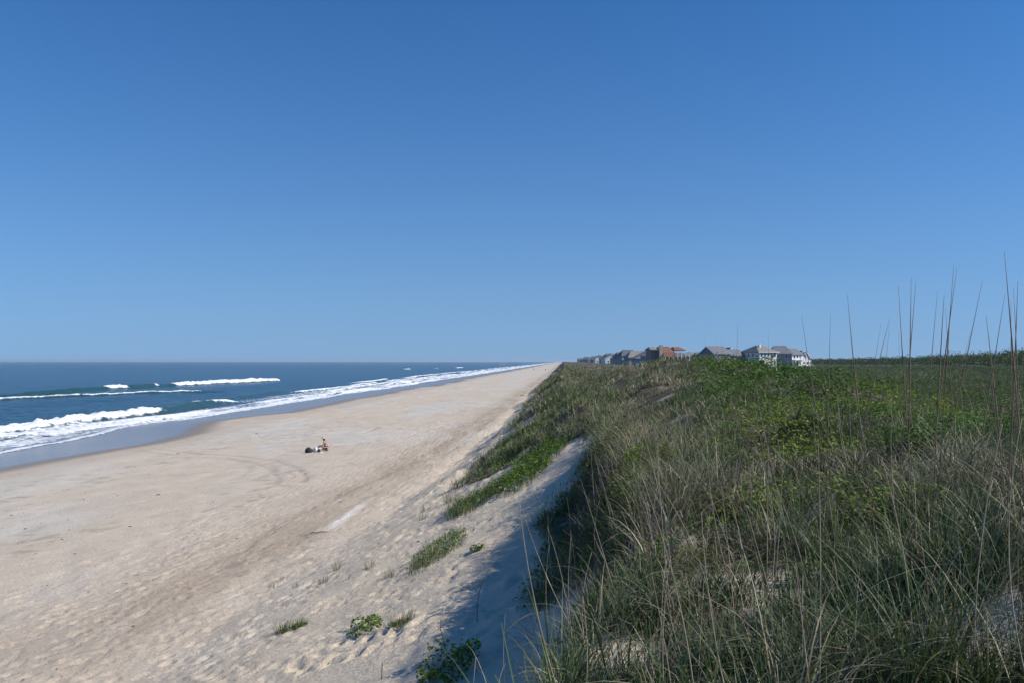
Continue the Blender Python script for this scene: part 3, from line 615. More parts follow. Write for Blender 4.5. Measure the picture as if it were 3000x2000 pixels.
# ================================================================== DRY STALKS
M_STALK = simple('dry_stalk', (.17, .13, .085), .7, .25, 9, .2)
def stalk_mesh(base, tip, r0, r1, bend, head=0):
    base = Vector(base); tip = Vector(tip); mid = (base + tip) / 2 + Vector(bend)
    pts = []; n = 15
    for i in range(n):
        u = i / (n - 1); pts.append(base * (1 - u) ** 2 + mid * 2 * u * (1 - u) + tip * u * u)
    mb = MB(); rel = [p - base for p in pts]
    prof = [(r0 + (r1 - r0) * (i / (n - 1)) ** 1.3) * (1 + head * math.exp(-((i / (n - 1) - .74) / .15) ** 2)) for i in range(n)]
    mb.tube(rel, prof, 5)
    return mb, pts
ST_ = [  # tip, lower point, distance, radius mm, label
 (2340, 930, 2384, 1191, 7.0, 3.4, 'bare dry stalk leaning left just right of the last white house'),
 (2434, 920, 2424, 1191, 7.2, 3.0, 'upright bare dry stalk standing alone between two left leaning ones'),
 (2483, 866, 2520, 1191, 6.2, 3.8, 'long stout dry stalk leaning left, leftmost of the tall ones'),
 (2592, 936, 2557, 1083, 6.6, 3.6, 'right leaning dry stalk, nearer of a close pair over the low wood'),
 (2589, 949, 2574, 1038, 8.4, 2.6, 'thinner right leaning dry stalk behind its close pair mate'),
 (2609, 952, 2595, 1038, 8.6, 2.6, 'thin right leaning dry stalk just right of a close pair'),
 (2629, 971, 2632, 1191, 7.8, 2.2, 'short thin upright dry stalk left of the tallest middle bunch'),
 (2646, 837, 2654, 1060, 5.9, 3.2, 'leftmost stalk of the dense middle bunch, leaning slightly left'),
 (2655, 818, 2653, 1060, 6.0, 3.8, 'tallest stalk in the dense middle bunch'),
 (2671, 828, 2656, 1060, 6.1, 3.4, 'right stalk of the dense middle bunch, leaning right'),
 (2742, 853, 2722, 1075, 6.4, 2.8, 'slim right leaning stalk, left one of a crossing pair'),
 (2747, 869, 2733, 1140, 5.8, 4.2, 'thick dark right leaning stalk of a crossing pair'),
 (2767, 904, 2782, 1040, 6.4, 2.6, 'short left leaning stalk with frayed base beside two long ones'),
 (2792, 780, 2776, 1040, 5.6, 3.4, 'long stalk leaning slightly right from the frayed bunch'),
 (2813, 786, 2780, 1040, 5.5, 3.4, 'long stalk leaning more to the right from the frayed bunch'),
 (2879, 824, 2815, 1075, 5.6, 3.2, 'long stalk with the strongest right lean among the tall ones'),
 (2836, 971, 2815, 1040, 6.8, 2.2, 'short thin stalk in front of the strongly leaning one'),
 (2885, 928, 2893, 1032, 5.6, 4.0, 'short stout dark stalk leaning slightly left near the right side'),
 (2897, 987, 2911, 1146, 6.2, 3.0, 'low pale stalk right beside the short stout dark one'),
 (2959, 859, 2925, 1038, 5.2, 3.0, 'right leaning stalk before the right edge bunch'),
 (2971, 827, 2968, 1051, 5.0, 3.6, 'upright thick stalk in the right edge bunch'),
 (2966, 879, 2968, 1051, 5.4, 2.8, 'upright thinner stalk touching the thick one at the right edge'),
 (2970, 732, 2993, 980, 4.7, 3.6, 'tallest stalk of all, curving left near the right edge'),
 (2989, 936, 2977, 1040, 5.6, 2.4, 'short right leaning stalk under the tallest one'),
 (2999, 837, 3000, 1040, 4.8, 2.6, 'stalk cut by the right edge of the photo'),
 (2160, 945, 2153, 1100, 11.5, 2.8, 'lone stalk rising before the grey roofed houses'),
 (2251, 975, 2252, 1080, 12.5, 2.6, 'lone stalk rising before the white house with a chimney'),
 (2187, 1007, 2188, 1075, 15, 2.2, 'faint short stalk left of the white house with a chimney'),
 (2065, 978, 2063, 1060, 22, 2.6, 'faint far stalk, left one above the dune hill'),
 (2098, 985, 2099, 1060, 21, 2.6, 'faint far stalk, middle one above the dune hill'),
 (2118, 980, 2112, 1060, 23, 2.6, 'faint far stalk, right one above the dune hill'),
]
GRP = 'tall dry stalks against the sky'
for (tx, ty, lx, ly, Y, r, lab) in ST_:
    P = lambda px, py: ((px - 1500) / F * Y, Y, H - (py - HZ) / F * Y)
    a = P(tx, ty); b = P(lx, ly); dx = (b[0] - a[0]) / (a[2] - b[2])
    zz = a[2]; x = a[0]
    for _ in range(60):
        if zz <= float(gz(x, Y)): break
        zz -= .05; x += dx * .05 * .9
    by = Y + random.uniform(-.12, .12); g0 = float(gz(x, by))
    mb, _ = stalk_mesh((x, by, g0 - .04), (a[0], Y + random.uniform(-.1, .1), a[2]), r / 1000 * 1.15, r / 1000 * .30, (random.uniform(-.03, .03) * 1.5, 0, 0), 1.1)
    # ragged leaf sheath part way up
    o = mb.build('dry_stalk', M_STALK, None, True); o.location = (x, by, g0 - .04); tag(o, lab, 'dry stalk', GRP)
# lower stalks standing in the near grass
k = 0
low_meshes = []
M_THIN = simple('pale_stalk', (.34, .28, .20), .7, .25, 9, .2)
while k < 85:
    Y = 3.4 + 13 * random.random() ** 1.2; x = (random.uniform(-.03, .30) if random.random() < .6 else random.uniform(.2, .64)) * Y + random.uniform(-.4, .5); s, t = to_st(x, Y)
    if s < float(s_veg(np.array(t))) - .7 * random.random(): continue
    g0 = float(gz(x, Y)); hgt = random.uniform(.7, 1.45)
    if g0 + hgt > H - .12 * Y / 10: hgt = max(.6, H - .03 * Y - g0 - .1)
    lean = random.gauss(-.12, .14) * hgt
    mb, _ = stalk_mesh((0, 0, -.04), (lean, random.gauss(0, .1), hgt), (.0034 + .00022 * Y), .0012, (random.gauss(0, .10), random.gauss(0, .08), 0))
    o = mb.build('thin_stalk', M_THIN, None, True); o.location = (x, Y, g0)
    tag(o, 'thin pale dry stalk standing in the near dune grass', 'dry stalk', 'thin dry stalks in the near grass'); k += 1
# dark twigs on the shaded sand slope
M_TWIG = simple('dark_twig', (.06, .045, .035), .8, .2, 8)
for bx, by_, pts, lab in ((1398, 1820, [(0, 0, 0), (.0, 0, .34), (.06, .02, .62), (.19, .03, .9)], 'dark bent twig standing at the shadow edge on the slope'),
                          (1302, 1920, [(0, 0, 0), (-.01, 0, .25), (-.06, 0, .45), (-.05, 0, .6)], 'thin dark twig in the dune shadow above the bottom leafy plant'),
                          (1118, 1990, [(0, 0, 0), (.01, 0, .3)], 'short dark twig at the bottom edge left of the leafy plant')):
    x, y, z = hit(bx, by_); mb = MB(); mb.tube([(a, b, c - .03) for a, b, c in pts], [.008 - .0045 * i / len(pts) for i in range(len(pts))], 5)
    o = mb.build('twig', M_TWIG, None, True); o.location = (x, y, z); tag(o, lab, 'twig')
# grey weathered timber half buried in the bank
M_WOOD = simple('weathered_timber', (.20, .18, .165), .85, .3, 14, .1, .6)
x, y, z = hit(1950, 1655)
mb = MB(); mb.box(-.30, .30, -.028, .028, -.40, .04)
o = mb.build('weathered_timber', M_WOOD); bv = o.modifiers.new('b', 'BEVEL'); bv.width = .018; bv.segments = 2
o.location = (x + .1, y + .1, z + .10); o.rotation_euler = (R(8), R(-24), R(30)); tag(o, 'grey weathered timber half buried in the grassy bank', 'timber')
M_DRIFT = simple('driftwood', (.09, .07, .055), .85, .3, 10)
for px, py, ln, rz, lab in ((945, 1560, .42, .15, 'dark driftwood stick, longer of two beside the pale wind-swept sand'), (920, 1563, .3, -.1, 'dark driftwood scrap, shorter of two beside the pale wind-swept sand')):
    x, y, z = hit(px, py); mb = MB(); mb.tube([(-ln / 2, 0, .02), (-ln / 6, .03, .045), (ln / 5, -.02, .05), (ln / 2, .05, .03)], [.012, .02, .017, .008], 6)
    o = mb.build('driftwood_stick', M_DRIFT, None, True); o.location = (x, y, z); o.rotation_euler = (0, 0, rz); tag(o, lab, 'driftwood')

# small bits of wrack and shell strewn over the beach
def debris():
    n = 1100; t = 15 + 75 * rng.random(n) ** 1.5; s = rng.uniform(-36, -3, n)
    k = rng.random(n) < .10 + .9 * ss(.48, .62, fbm(s / 3.5, t / 9, 241, 3)); s, t = s[k], t[k]; n = len(s)
    x, y = to_xy(s, t); z = gz(x, y)
    r = rng.gamma(2.0, .006, n) + .006; V = []; Q = []
    ang = rng.uniform(0, 6.28, n); ln = rng.uniform(1, 3.2, n)
    base = np.array([[-1, -.5, -.3], [1, -.5, -.3], [1, .5, -.3], [-1, .5, -.3], [-.6, -.3, .5], [.7, -.25, .6], [.6, .3, .45], [-.5, .35, .6]])
    f = np.array([[0, 1, 5, 4], [1, 2, 6, 5], [2, 3, 7, 6], [3, 0, 4, 7], [4, 5, 6, 7]])
    b = base[None] * (1 + rng.normal(0, .22, (n, 8, 3))) * r[:, None, None]; b[:, :, 0] *= ln[:, None]
    X = b[:, :, 0] * np.cos(ang)[:, None] - b[:, :, 1] * np.sin(ang)[:, None] + x[:, None]; Y = b[:, :, 0] * np.sin(ang)[:, None] + b[:, :, 1] * np.cos(ang)[:, None] + y[:, None]
    V = np.stack([X, Y, b[:, :, 2] + z[:, None] + .01], -1).reshape(-1, 3); Q = (f[None] + (np.arange(n) * 8)[:, None, None]).reshape(-1, 4)
    c = pick(np.array([[.06, .05, .035], [.12, .10, .07], [.20, .17, .13], [.60, .57, .52]]), n, [.42, .28, .2, .1])
    return V, Q, np.repeat(c, 8, 0)
V, Q, cc = debris()
tag(link('beach_debris', mesh_np('beach_debris', V, Q, M_GRASS, cc, smooth=False)), 'dark wrack bits and pale shells strewn over the dry sand', 'debris', kind='stuff')

# ================================================================== HOUSES
WHITE = simple('white_siding', (.82, .82, .81), .6, .05, .6)
CREAM = simple('tan_siding', (.50, .43, .34), .7, .08, .6)
GREYW = simple('hazed_grey_shingle_wall', (.20, .22, .25), .8, .12, .8)  # grey and blue-grey walls: distance haze and shade put into the colour
BLUEG = simple('hazed_blue_grey_siding', (.19, .23, .29), .8, .1, .8)
BROWNW = simple('brown_shingle_wall', (.24, .215, .195), .8, .12, .8)
RGREY = simple('hazed_grey_roof', (.16, .165, .18), .85, .15, .9)  # grey, dark and tan roofs: haze and shade put into the tone
RDARK = simple('hazed_dark_roof', (.11, .115, .13), .85, .15, .9)
RBROWN = simple('red_brown_roof', (.21, .105, .075), .85, .15, .9)
RTAN = simple('hazed_tan_grey_roof', (.22, .21, .19), .85, .15, .9)
GLASS = simple('window_glass', (.025, .03, .038), .12, .05, 1, .6)
TRIM = simple('white_trim', (.76, .76, .75), .6, .04, 1)
def windows(root, x0, x1, y, zs, n, w=1.0, h=1.4, face='y'):
    for z in zs:
        for i in range(n):
            c = x0 + (x1 - x0) * (i + .5) / n
            f = MB(); g = MB()
            if face == 'y': f.box(c - w / 2 - .12, c + w / 2 + .12, y - .07, y + .02, z - .12, z + h + .12); g.box(c - w / 2, c + w / 2, y - .09, y - .072, z, z + h)
            else: f.box(y - .07, y + .02, c - w / 2 - .12, c + w / 2 + .12, z - .12, z + h + .12); g.box(y - .09, y - .072, c - w / 2, c + w / 2, z, z + h)
            wo = f.build('window', TRIM, root); g.build('pane', GLASS, wo)
def deck(root, x0, x1, y0, y1, zs, ztop, mat=TRIM, nposts=3):
    d = MB()
    for z in zs: d.box(x0, x1, y0, y1, z - .22, z)
    d.build('deck', mat, root)
    for i in range(nposts):
        x = x0 + .15 + (x1 - x0 - .3) * i / max(1, nposts - 1)
        MB().box(x - .14, x + .14, y0 - .02, y0 + .26, 0, zs[0] - .22).build('post', mat, root) if len(zs) == 1 and ztop <= zs[0] else MB().box(x - .14, x + .14, y0 - .29, y0 - .01, 0, ztop).build('post', mat, root)
    for z in zs:
        r = MB(); r.box(x0, x1, y0 + .01, y0 + .09, z + .95, z + 1.05)
        for i in range(int((x1 - x0) / .5) + 1):
            xx = x0 + .04 + i * .5
            if xx < x1 - .05: r.box(xx, xx + .05, y0 + .03, y0 + .07, z, z + .95)
        r.build('railing', mat, root)
def place(px, Y): return ((px - 1500) / F * Y, Y)
def house(label, px, Y, w, d, eave, peak, wall, roof, axis='x', hip=0., rz=0., win=(2, 3), side=True, chim=None, decks=True, group=None, wc=None, oh=.5):
    x, y = place(px, Y); z = float(gz(x, y)) - .3
    h = thing('beach_house', label, 'house', (x, y, z), rz, group)
    b = MB(); b.box(-w / 2, w / 2, -d / 2, d / 2, 2.4, eave)
    if hip == 0:   # gable ends
        if axis == 'x':
            for sx in (-w / 2, w / 2): b.add([(sx - .06 if sx > 0 else sx + .06, -d / 2, eave), (sx - .06 if sx > 0 else sx + .06, d / 2, eave), (sx - .06 if sx > 0 else sx + .06, 0, peak - .3)], [(0, 1, 2)])
        else:
            for sy in (-d / 2, d / 2): b.add([(-w / 2, sy + (.06 if sy < 0 else -.06), eave), (w / 2, sy + (.06 if sy < 0 else -.06), eave), (0, sy + (.06 if sy < 0 else -.06), peak - .3)], [(0, 1, 2)])
    b.build('wall', wall, h)
    # open pilings under the first floor
    for ix in range(3):
        for iy in range(2):
            xx = -w / 2 + .3 + (w - .6) * ix / 2; yy = -d / 2 + .3 + (d - .6) * iy
            MB().box(xx - .16, xx + .16, yy - .16, yy + .16, -.5, 2.4).build('piling', wc or BROWNW, h)
    if hip == 0:
        # two sloping slabs so the gable shows
        r = MB(); th = .22
        if axis == 'x':
            for sg in (-1, 1):
                y0 = sg * (d / 2 + oh); ze = eave - oh * (peak - eave) / (d / 2)
                v = [(-w / 2 - oh, y0, ze), (w / 2 + oh, y0, ze), (w / 2 + oh, 0, peak), (-w / 2 - oh, 0, peak)]
                v += [(a, b_, c + th) for a, b_, c in v]
                r.add(v, [(0, 1, 2, 3), (4, 7, 6, 5), (0, 4, 5, 1), (2, 6, 7, 3), (1, 5, 6, 2), (0, 3, 7, 4)])
        else:
            for sg in (-1, 1):
                x0 = sg * (w / 2 + oh); ze = eave - oh * (peak - eave) / (w / 2)
                v = [(x0, -d / 2 - oh, ze), (x0, d / 2 + oh, ze), (0, d / 2 + oh, peak), (0, -d / 2 - oh, peak)]
                v += [(a, b_, c + th) for a, b_, c in v]
                r.add(v, [(0, 1, 2, 3), (4, 7, 6, 5), (0, 4, 5, 1), (2, 6, 7, 3), (1, 5, 6, 2), (0, 3, 7, 4)])
        ro = r.build('roof', roof, h)
        # white rake boards
        f = MB()
        if axis == 'x':
            for sx in (-w / 2 - oh - .05, w / 2 + oh + .002):
                for sg in (-1, 1):
                    y0 = sg * (d / 2 + oh); ze = eave - oh * (peak - eave) / (d / 2)
                    v = [(sx, y0, ze - .25), (sx + .048, y0, ze - .25), (sx + .048, 0, peak - .25), (sx, 0, peak - .25)]; v += [(a, b_, c + .5) for a, b_, c in v]
                    f.add(v, [(0, 1, 2, 3), (4, 7, 6, 5), (0, 4, 5, 1), (2, 6, 7, 3), (1, 5, 6, 2), (0, 3, 7, 4)])
        else:
            for sy in (-d / 2 - oh - .05, d / 2 + oh + .002):
                for sg in (-1, 1):
                    x0 = sg * (w / 2 + oh); ze = eave - oh * (peak - eave) / (w / 2)
                    v = [(x0, sy, ze - .25), (x0, sy + .048, ze - .25), (0, sy + .048, peak - .25), (0, sy, peak - .25)]; v += [(a, b_, c + .5) for a, b_, c in v]
                    f.add(v, [(0, 1, 2, 3), (4, 7, 6, 5), (0, 4, 5, 1), (2, 6, 7, 3), (1, 5, 6, 2), (0, 3, 7, 4)])
        f.build('rake_board', TRIM, ro)
    else:
        ro = MB().gable(-w / 2 - oh, w / 2 + oh, -d / 2 - oh, d / 2 + oh, eave + .01, peak, axis, hip, .25).build('roof', roof, h)
    if win:
        zs = [3.4 + 3.0 * i for i in range(win[0]) if 3.4 + 3.0 * i + 1.6 < eave]
        windows(h, -w / 2 + .5, w / 2 - .5, -d / 2, zs, win[1])
        if side: windows(h, -d / 2 + .8, d / 2 - .8, -w / 2, zs, 3, face='x')
    if chim:
        cx, cy, cw, top, cm = chim
        MB().box(cx - cw / 2, cx + cw / 2, cy - cw / 2, cy + cw / 2, eave - 1, top).build('chimney', cm, ro)
    if decks: deck(h, -w / 2 - .3, w / 2 + .3, -d / 2 - 2.2, -d / 2 - .1, [z_ for z_ in (2.4, 5.6) if z_ < eave - 2], eave - .8 if decks == 2 else 2.18)
    return h

# the white house with a chimney
def white_house():
    Y = 380; x, y = place(2224, Y); z = float(gz(x, y)) - .3
    h = thing('beach_house', 'white three-storey house with hip roof and white chimney, largest on the right', 'house', (x, y, z), R(20))
    e = H + (HZ - 1030) / F * Y - z; pk = H + (HZ - 1010.5) / F * Y - z
    b = MB(); b.box(-5.0, 5.2, -4.8, 7, .0, e); b.box(-5.0, 1.3, -6.6, -4.803, .0, e); b.box(2.9, 5.2, -6.0, -4.803, .9, e); b.build('wall', WHITE, h)
    MB().box(1.303, 2.897, -4.86, -4.803, 1.0, e - .02).build('recess_panel', BROWNW, h)
    ro = MB().gable(-5.6, 5.8, -7.2, 7.6, e + .01, pk, 'x', 4.0).build('roof', RTAN, h)
    MB().box(-5.62, 5.82, -7.26, -7.203, e - .28, e + .05).build('fascia', TRIM, ro)
    MB().box(-1.6, -.75, -2.4, -1.5, e + .5, pk + .5).build('chimney', WHITE, ro)
    bs = MB(); bs.box(-6.6, 1.4, -8.6, -6.603, 1.9, 2.2); 
    bs.build('deck', TRIM, h)
    for i in range(4): MB().box(-6.4 + i * 2.5, -6.15 + i * 2.5, -8.55, -8.3, -.3, 1.9).build('post', TRIM, h)
    r = MB(); r.box(-6.6, 1.4, -8.58, -8.5, 2.95, 3.05); r.box(-6.6, 1.4, -8.57, -8.51, 2.25, 2.7); r.build('railing', TRIM, h)
    windows(h, -4.8, -2.0, -6.6, [3.6], 1, 2.2, 1.7); windows(h, -4.4, 1.0, -6.6, [e - 2.0], 3, .8, 1.3); windows(h, 2.95, 5.1, -6.0, [3.4, e - 2.0], 1, .9, 1.5)
    windows(h, -4.0, 6, -5.0, [3.4, e - 2.2], 3, face='x')
white_house()
# grey house to its right
house('tall plain grey house with steep dark roof right of the white chimney house', 2284, 395, 9.0, 10, 8.4, 12.2, BLUEG, RGREY, 'x', 2.2, R(-6), (2, 2), chim=None, decks=False)
house('white gabled house with a deep dark porch right of the plain grey house', 2317, 430, 7.2, 9, 8.2, 11.2, WHITE, RGREY, 'x', 0, R(26), (2, 3), decks=2)
house('small house with a white front gable peeking over the thicket, left of two', 2333, 500, 6.2, 10, 7.8, 11.2, WHITE, RDARK, 'y', 0, R(24), (2, 2), decks=False)
house('white gabled house farther right, right of two small gables', 2346, 520, 6.0, 9, 7.6, 10.8, WHITE, RGREY, 'y', 0, R(24), (2, 2), decks=False)
house('last pale house on the right end of the group, lowest roof', 2354, 540, 5.8, 8, 7.0, 9.6, WHITE, RTAN, 'x', 0, R(22), (1, 3))
# grey roofed pair behind the hill
house('grey-brown house with broad dark roof and white rake boards behind the hill', 2094, 372, 8.5, 11, 8.4, 11.6, GREYW, RGREY, 'x', 0, R(24), (2, 3), decks=False)
house('narrow house with a bright white gable edge between the two grey roofs', 2124, 392, 5.0, 9, 8.4, 11.3, WHITE, RGREY, 'y', 0, R(20), (2, 2), decks=False)
house('grey-brown house with light roof right of the white gable edge', 2146, 385, 8.5, 10, 7.6, 10.6, GREYW, RGREY, 'x', 1.5, R(20), (2, 3), decks=False)
house('dim house low over the dune left of the stalk before the grey roofs', 2066, 430, 6, 9, 8.0, 11.2, BROWNW, RGREY, 'y', 1.0, R(10), (2, 2), decks=False)
house('long low grey-green roof right of the red-brown house', 2028, 600, 13, 9, 8.6, 11.6, GREYW, RTAN, 'x', 3, R(4), (2, 4), decks=False)
house('low dark roof just left of the grey roofed pair', 2050, 560, 8, 9, 8.6, 11.2, GREYW, RGREY, 'x', 2, R(4), (2, 3), decks=False)
# the big red-brown house
def brown_house():
    Y = 330; x, y = place(1958, Y); z = float(gz(x, y)) - .3
    h = thing('beach_house', 'large house with red-brown roofs, tan chimney and tiers of white decks', 'house', (x, y, z), R(6))
    q = Y / F; top = H + (HZ - 1014) * q - z; e1 = H + (HZ - 1032) * q - z
    b = MB(); b.box(-4.5, 5.0, -4, 6, 2.2, e1); b.box(-7.6, -4.503, -1.5, 6, 2.2, e1 + 1.2); b.build('wall', BROWNW, h)
    r = MB(); r.gable(-5.0, 1.2, -5.2, 6.6, e1 + .01, top, 'x', .8)
    r.build('roof', RBROWN, h)
    MB().gable(1.203, 5.8, -4.2, 6.6, e1 + 1.0, top - .1, 'x', .9).build('roof', RBROWN, h)
    MB().gable(-4.2, .6, -7.4, -5.203, e1 - 1.6, e1 + .1, 'x', .4).build('porch_roof', RBROWN, h)
    MB().gable(-8.0, -5.003, -2.4, 6.6, e1 + 1.21, top - .1, 'x', .5).build('roof', RTAN, h)
    MB().box(-5.4, -4.1, -6.4, -5.25, 1.0, top + .45).build('chimney', CREAM, h)
    for k_, zz in enumerate((2.3, 4.6, 6.9)):
        x0 = -3.6 if k_ < 2 else 1.0
        MB().box(x0, 6.4, -7.2, -4.01, zz - .25, zz).build('deck', TRIM, h)
        rl = MB(); rl.box(x0, 6.4, -7.18, -7.1, zz + .9, zz + 1.02)
        for i in range(int((6.3 - x0) / .55)): rl.box(x0 + .05 + i * .55, x0 + .13 + i * .55, -7.17, -7.11, zz + .01, zz + .9)
        rl.build('railing', TRIM, h)
    for i in range(7):
        xx = -3.5 + i * 1.62; MB().box(xx, xx + .24, -7.5, -7.21, -.5, e1 - 1.7 if i < 3 else e1 + .3).build('post', TRIM, h)
    windows(h, -3.4, 4.6, -4, [2.9, 5.2], 4, 1.2, 1.5); windows(h, -.5, 5, -4.5, [3.2, 6], 2, face='x')
brown_house()
# oceanfront row running away up the coast
row = [
 ('tan-grey flat fronted house tucked behind the left side of the red-brown house', RTAN, GREYW),
 ('blue-grey house with dark roof, first clear one left of the tan-grey house', RGREY, BLUEG),
 ('house with wide brown-grey roof in the middle of the coastal row', RTAN, BROWNW),
 ('house with a darker green-grey roof next down the coastal row', RDARK, BLUEG),
 ('slim tall house breaking the roofline of the coastal row', RGREY, BLUEG),
]
tt = 372.0
for i in range(24):
    s0 = 41 - .004 * (tt - 350) + random.uniform(-2, 2); x, y = to_xy(s0, tt); px = x / y * F + 1500
    lab, rf, wl = row[i] if i < len(row) else ('small hazy beach house in the distant oceanfront row', random.choice([RGREY, RDARK, RTAN]), random.choice([BLUEG, GREYW, BROWNW, WHITE]))
    hh = random.uniform(10.0, 11.4)
    house(lab, px, y, random.uniform(9, 13) if i != 4 else 7, random.uniform(9, 12), hh - 3.6, hh, wl, rf, random.choice('xy'), random.choice([0, 1.5, 3.0]), TH + random.uniform(-.15, .15), (2, 3) if i < 8 else (1, 2), i < 8, decks=i < 6, group='houses in the distant oceanfront row' if i >= len(row) else None)
    tt += random.uniform(26, 40) + tt * .03

# ================================================================== PEOPLE
SKIN = simple('skin', (.46, .27, .19), .55, .06, 6)
def skin_body(name, verts, edges, radii, mat, parent=None, sub=1):
    me = bpy.data.meshes.new(name); me.from_pydata(verts, edges, []); o = link(name, me, parent)
    md = o.modifiers.new('skin', 'SKIN'); md.use_smooth_shade = True
    for i, r in enumerate(radii):
        sv = me.skin_vertices[0].data[i]; sv.radius = (r, r) if not hasattr(r, '__len__') else r
    me.skin_vertices[0].data[0].use_root = True
    su = o.modifiers.new('sub', 'SUBSURF'); su.levels = sub; su.render_levels = sub
    me.materials.append(mat); return o
def uvball(mb, c, r, n=10, m=7, zmin=-1.0):
    k = len(mb.v)
    for i in range(m + 1):
        a = math.pi * i / m
        for j in range(n):
            b = 2 * math.pi * j / n; mb.v.append((c[0] + r[0] * math.sin(a) * math.cos(b), c[1] + r[1] * math.sin(a) * math.sin(b), c[2] + r[2] * max(zmin, math.cos(a))))
    for i in range(m):
        for j in range(n): mb.f.append((k + i * n + j, k + (i + 1) * n + j, k + (i + 1) * n + (j + 1) % n, k + i * n + (j + 1) % n))
    return mb
# seated sunbather, facing the sea (-x), leaning back in a low chair
px_, py_ = 951, 1319
X0, Y0, Z0 = hit(px_, py_)
pe = thing('person', 'person in a sun hat and brown swimwear sitting low on the beach facing the sea', 'person', (X0, Y0, Z0))
vb = [(.10, 0, .22), (.09, 0, .38), (.04, 0, .56), (0, 0, .68), (-.03, 0, .75), (-.07, 0, .82), (-.08, 0, .90),
      (0, -.19, .64), (-.08, -.25, .42), (-.27, -.20, .34), (-.35, -.19, .33),
      (0, .19, .64), (.16, .26, .46), (.10, .24, .30), (.06, .23, .24),
      (.08, -.11, .20), (-.36, -.13, .40), (-.62, -.12, .08), (-.74, -.12, .09),
      (.08, .11, .20), (-.38, .13, .36), (-.66, .12, .08), (-.78, .12, .09)]
eb = [(0, 1), (1, 2), (2, 3), (3, 4), (4, 5), (5, 6), (3, 7), (7, 8), (8, 9), (9, 10), (3, 11), (11, 12), (12, 13), (13, 14), (0, 15), (15, 16), (16, 17), (17, 18), (0, 19), (19, 20), (20, 21), (21, 22)]
rb = [(.14, .17), (.12, .15), (.13, .17), (.09, .13), (.055, .055), (.085, .08), (.09, .08), .058, .045, .034, .038, .058, .045, .034, .038, .09, .065, .042, .034, .09, .065, .042, .034]
skin_body('body', vb, eb, rb, SKIN, pe, 2)
HAT = simple('straw_hat', (.55, .45, .32), .8, .1, 12)
hm = MB(); uvball(hm, (-.08, 0, .92), (.115, .105, .13), 12, 6, -.1); hm.tube([(-.10, 0, .93), (-.10, 0, .945)], [.21, .20], 16); hm.build('sun_hat', HAT, pe, True)
HAIR = simple('dark_hair', (.035, .022, .016), .6, .2, 20)
hr = MB(); uvball(hr, (-.035, 0, .855), (.08, .095, .13), 10, 6); hr.build('hair', HAIR, pe, True)
SWIM = simple('brown_swimwear', (.09, .045, .03), .7, .15, 9)
sw = MB(); sw.tube([(.02, 0, .20), (.09, 0, .25), (.095, 0, .36)], [.12, .175, .160], 12); sw.build('swim_shorts', SWIM, pe, True)
# low folding chair
CH = thing('beach_chair', 'low folding beach chair with a brown canvas back under the seated person', 'chair', (X0 + .05, Y0, Z0))
CANV = simple('brown_canvas', (.17, .075, .045), .8, .15, 8); PALE = simple('pale_canvas', (.58, .40, .33), .8, .1, 8); ALU = simple('aluminium_tube', (.55, .55, .56), .35, .05, 6, .5)
sb = MB(); v = [(-.26, -.27, .14), (.22, -.27, .06), (.22, .27, .06), (-.26, .27, .14)]; v += [(a, b, c - .02) for a, b, c in v]
sb.add(v, [(0, 1, 2, 3), (7, 6, 5, 4), (0, 4, 5, 1), (1, 5, 6, 2), (2, 6, 7, 3), (3, 7, 4, 0)]); sb.build('seat', CANV, CH)
bb = MB(); v = [(.24, -.27, .08), (.24, .27, .08), (.50, .27, .60), (.50, -.27, .60)]; v += [(a + .02, b, c - .01) for a, b, c in v]
bb.add(v, [(0, 1, 2, 3), (7, 6, 5, 4), (0, 4, 5, 1), (1, 5, 6, 2), (2, 6, 7, 3), (3, 7, 4, 0)]); bb.build('backrest', PALE, CH)
for sg in (-1, 1):
    MB().tube([(-.27, sg * .29, .0), (-.27, sg * .29, .15), (.24, sg * .29, .07), (.51, sg * .29, .63)], .012, 6).build('side_frame', ALU, CH, True)
    MB().tube([(-.25, sg * .30, .30), (.30, sg * .30, .28)], [.022, .022], 6).build('armrest', ALU, CH, True)
    MB().tube([(.34, sg * .29, .27), (.40, sg * .29, -.02)], .012, 6).build('rear_leg', ALU, CH, True)
# belongings
DK = simple('black_nylon', (.022, .022, .025), .6, .2, 7); TW = simple('white_towel_cloth', (.66, .66, .72), .9, .08, 12)
def lump(name, label, cat_, px, py, r, mat, seed, parts_=None):
    x, y, z = hit(px, py); mb = MB(); uvball(mb, (0, 0, r[2] * .55), r, 16, 10, -.62)
    vv = np.array(mb.v); nn = fbm(vv[:, 0] * 7 + seed, vv[:, 1] * 7 + vv[:, 2] * 5, seed, 3) - .5
    vv[:, :2] *= (1 + .5 * nn)[:, None]; vv[:, 2] *= (1 + .35 * nn); mb.v = [tuple(p) for p in vv]
    root = thing(name, label, cat_, (x, y, z)); mb.build('body' if parts_ is None else parts_, mat, root, True); return root
bg = lump('beach_bag', 'slouched black beach bag left of the seated person', 'bag', 905, 1325, (.30, .22, .22), DK, 3, 'pouch')
MB().tube([(-.16, -.05, .28), (-.10, -.06, .40), (.06, -.06, .41), (.13, -.05, .28)], .014, 6).build('strap', DK, bg, True)
lump('towel', 'crumpled white towel between the black bag and the seated person', 'towel', 925, 1322, (.20, .17, .20), TW, 9, 'cloth')
cb = lump('cooler_bag', 'small dark cooler bag beside the white towel', 'bag', 934, 1323, (.14, .14, .15), DK, 14, 'pouch')
MB().box(-.12, .12, -.1, .1, .24, .27).build('lid', TW, cb)
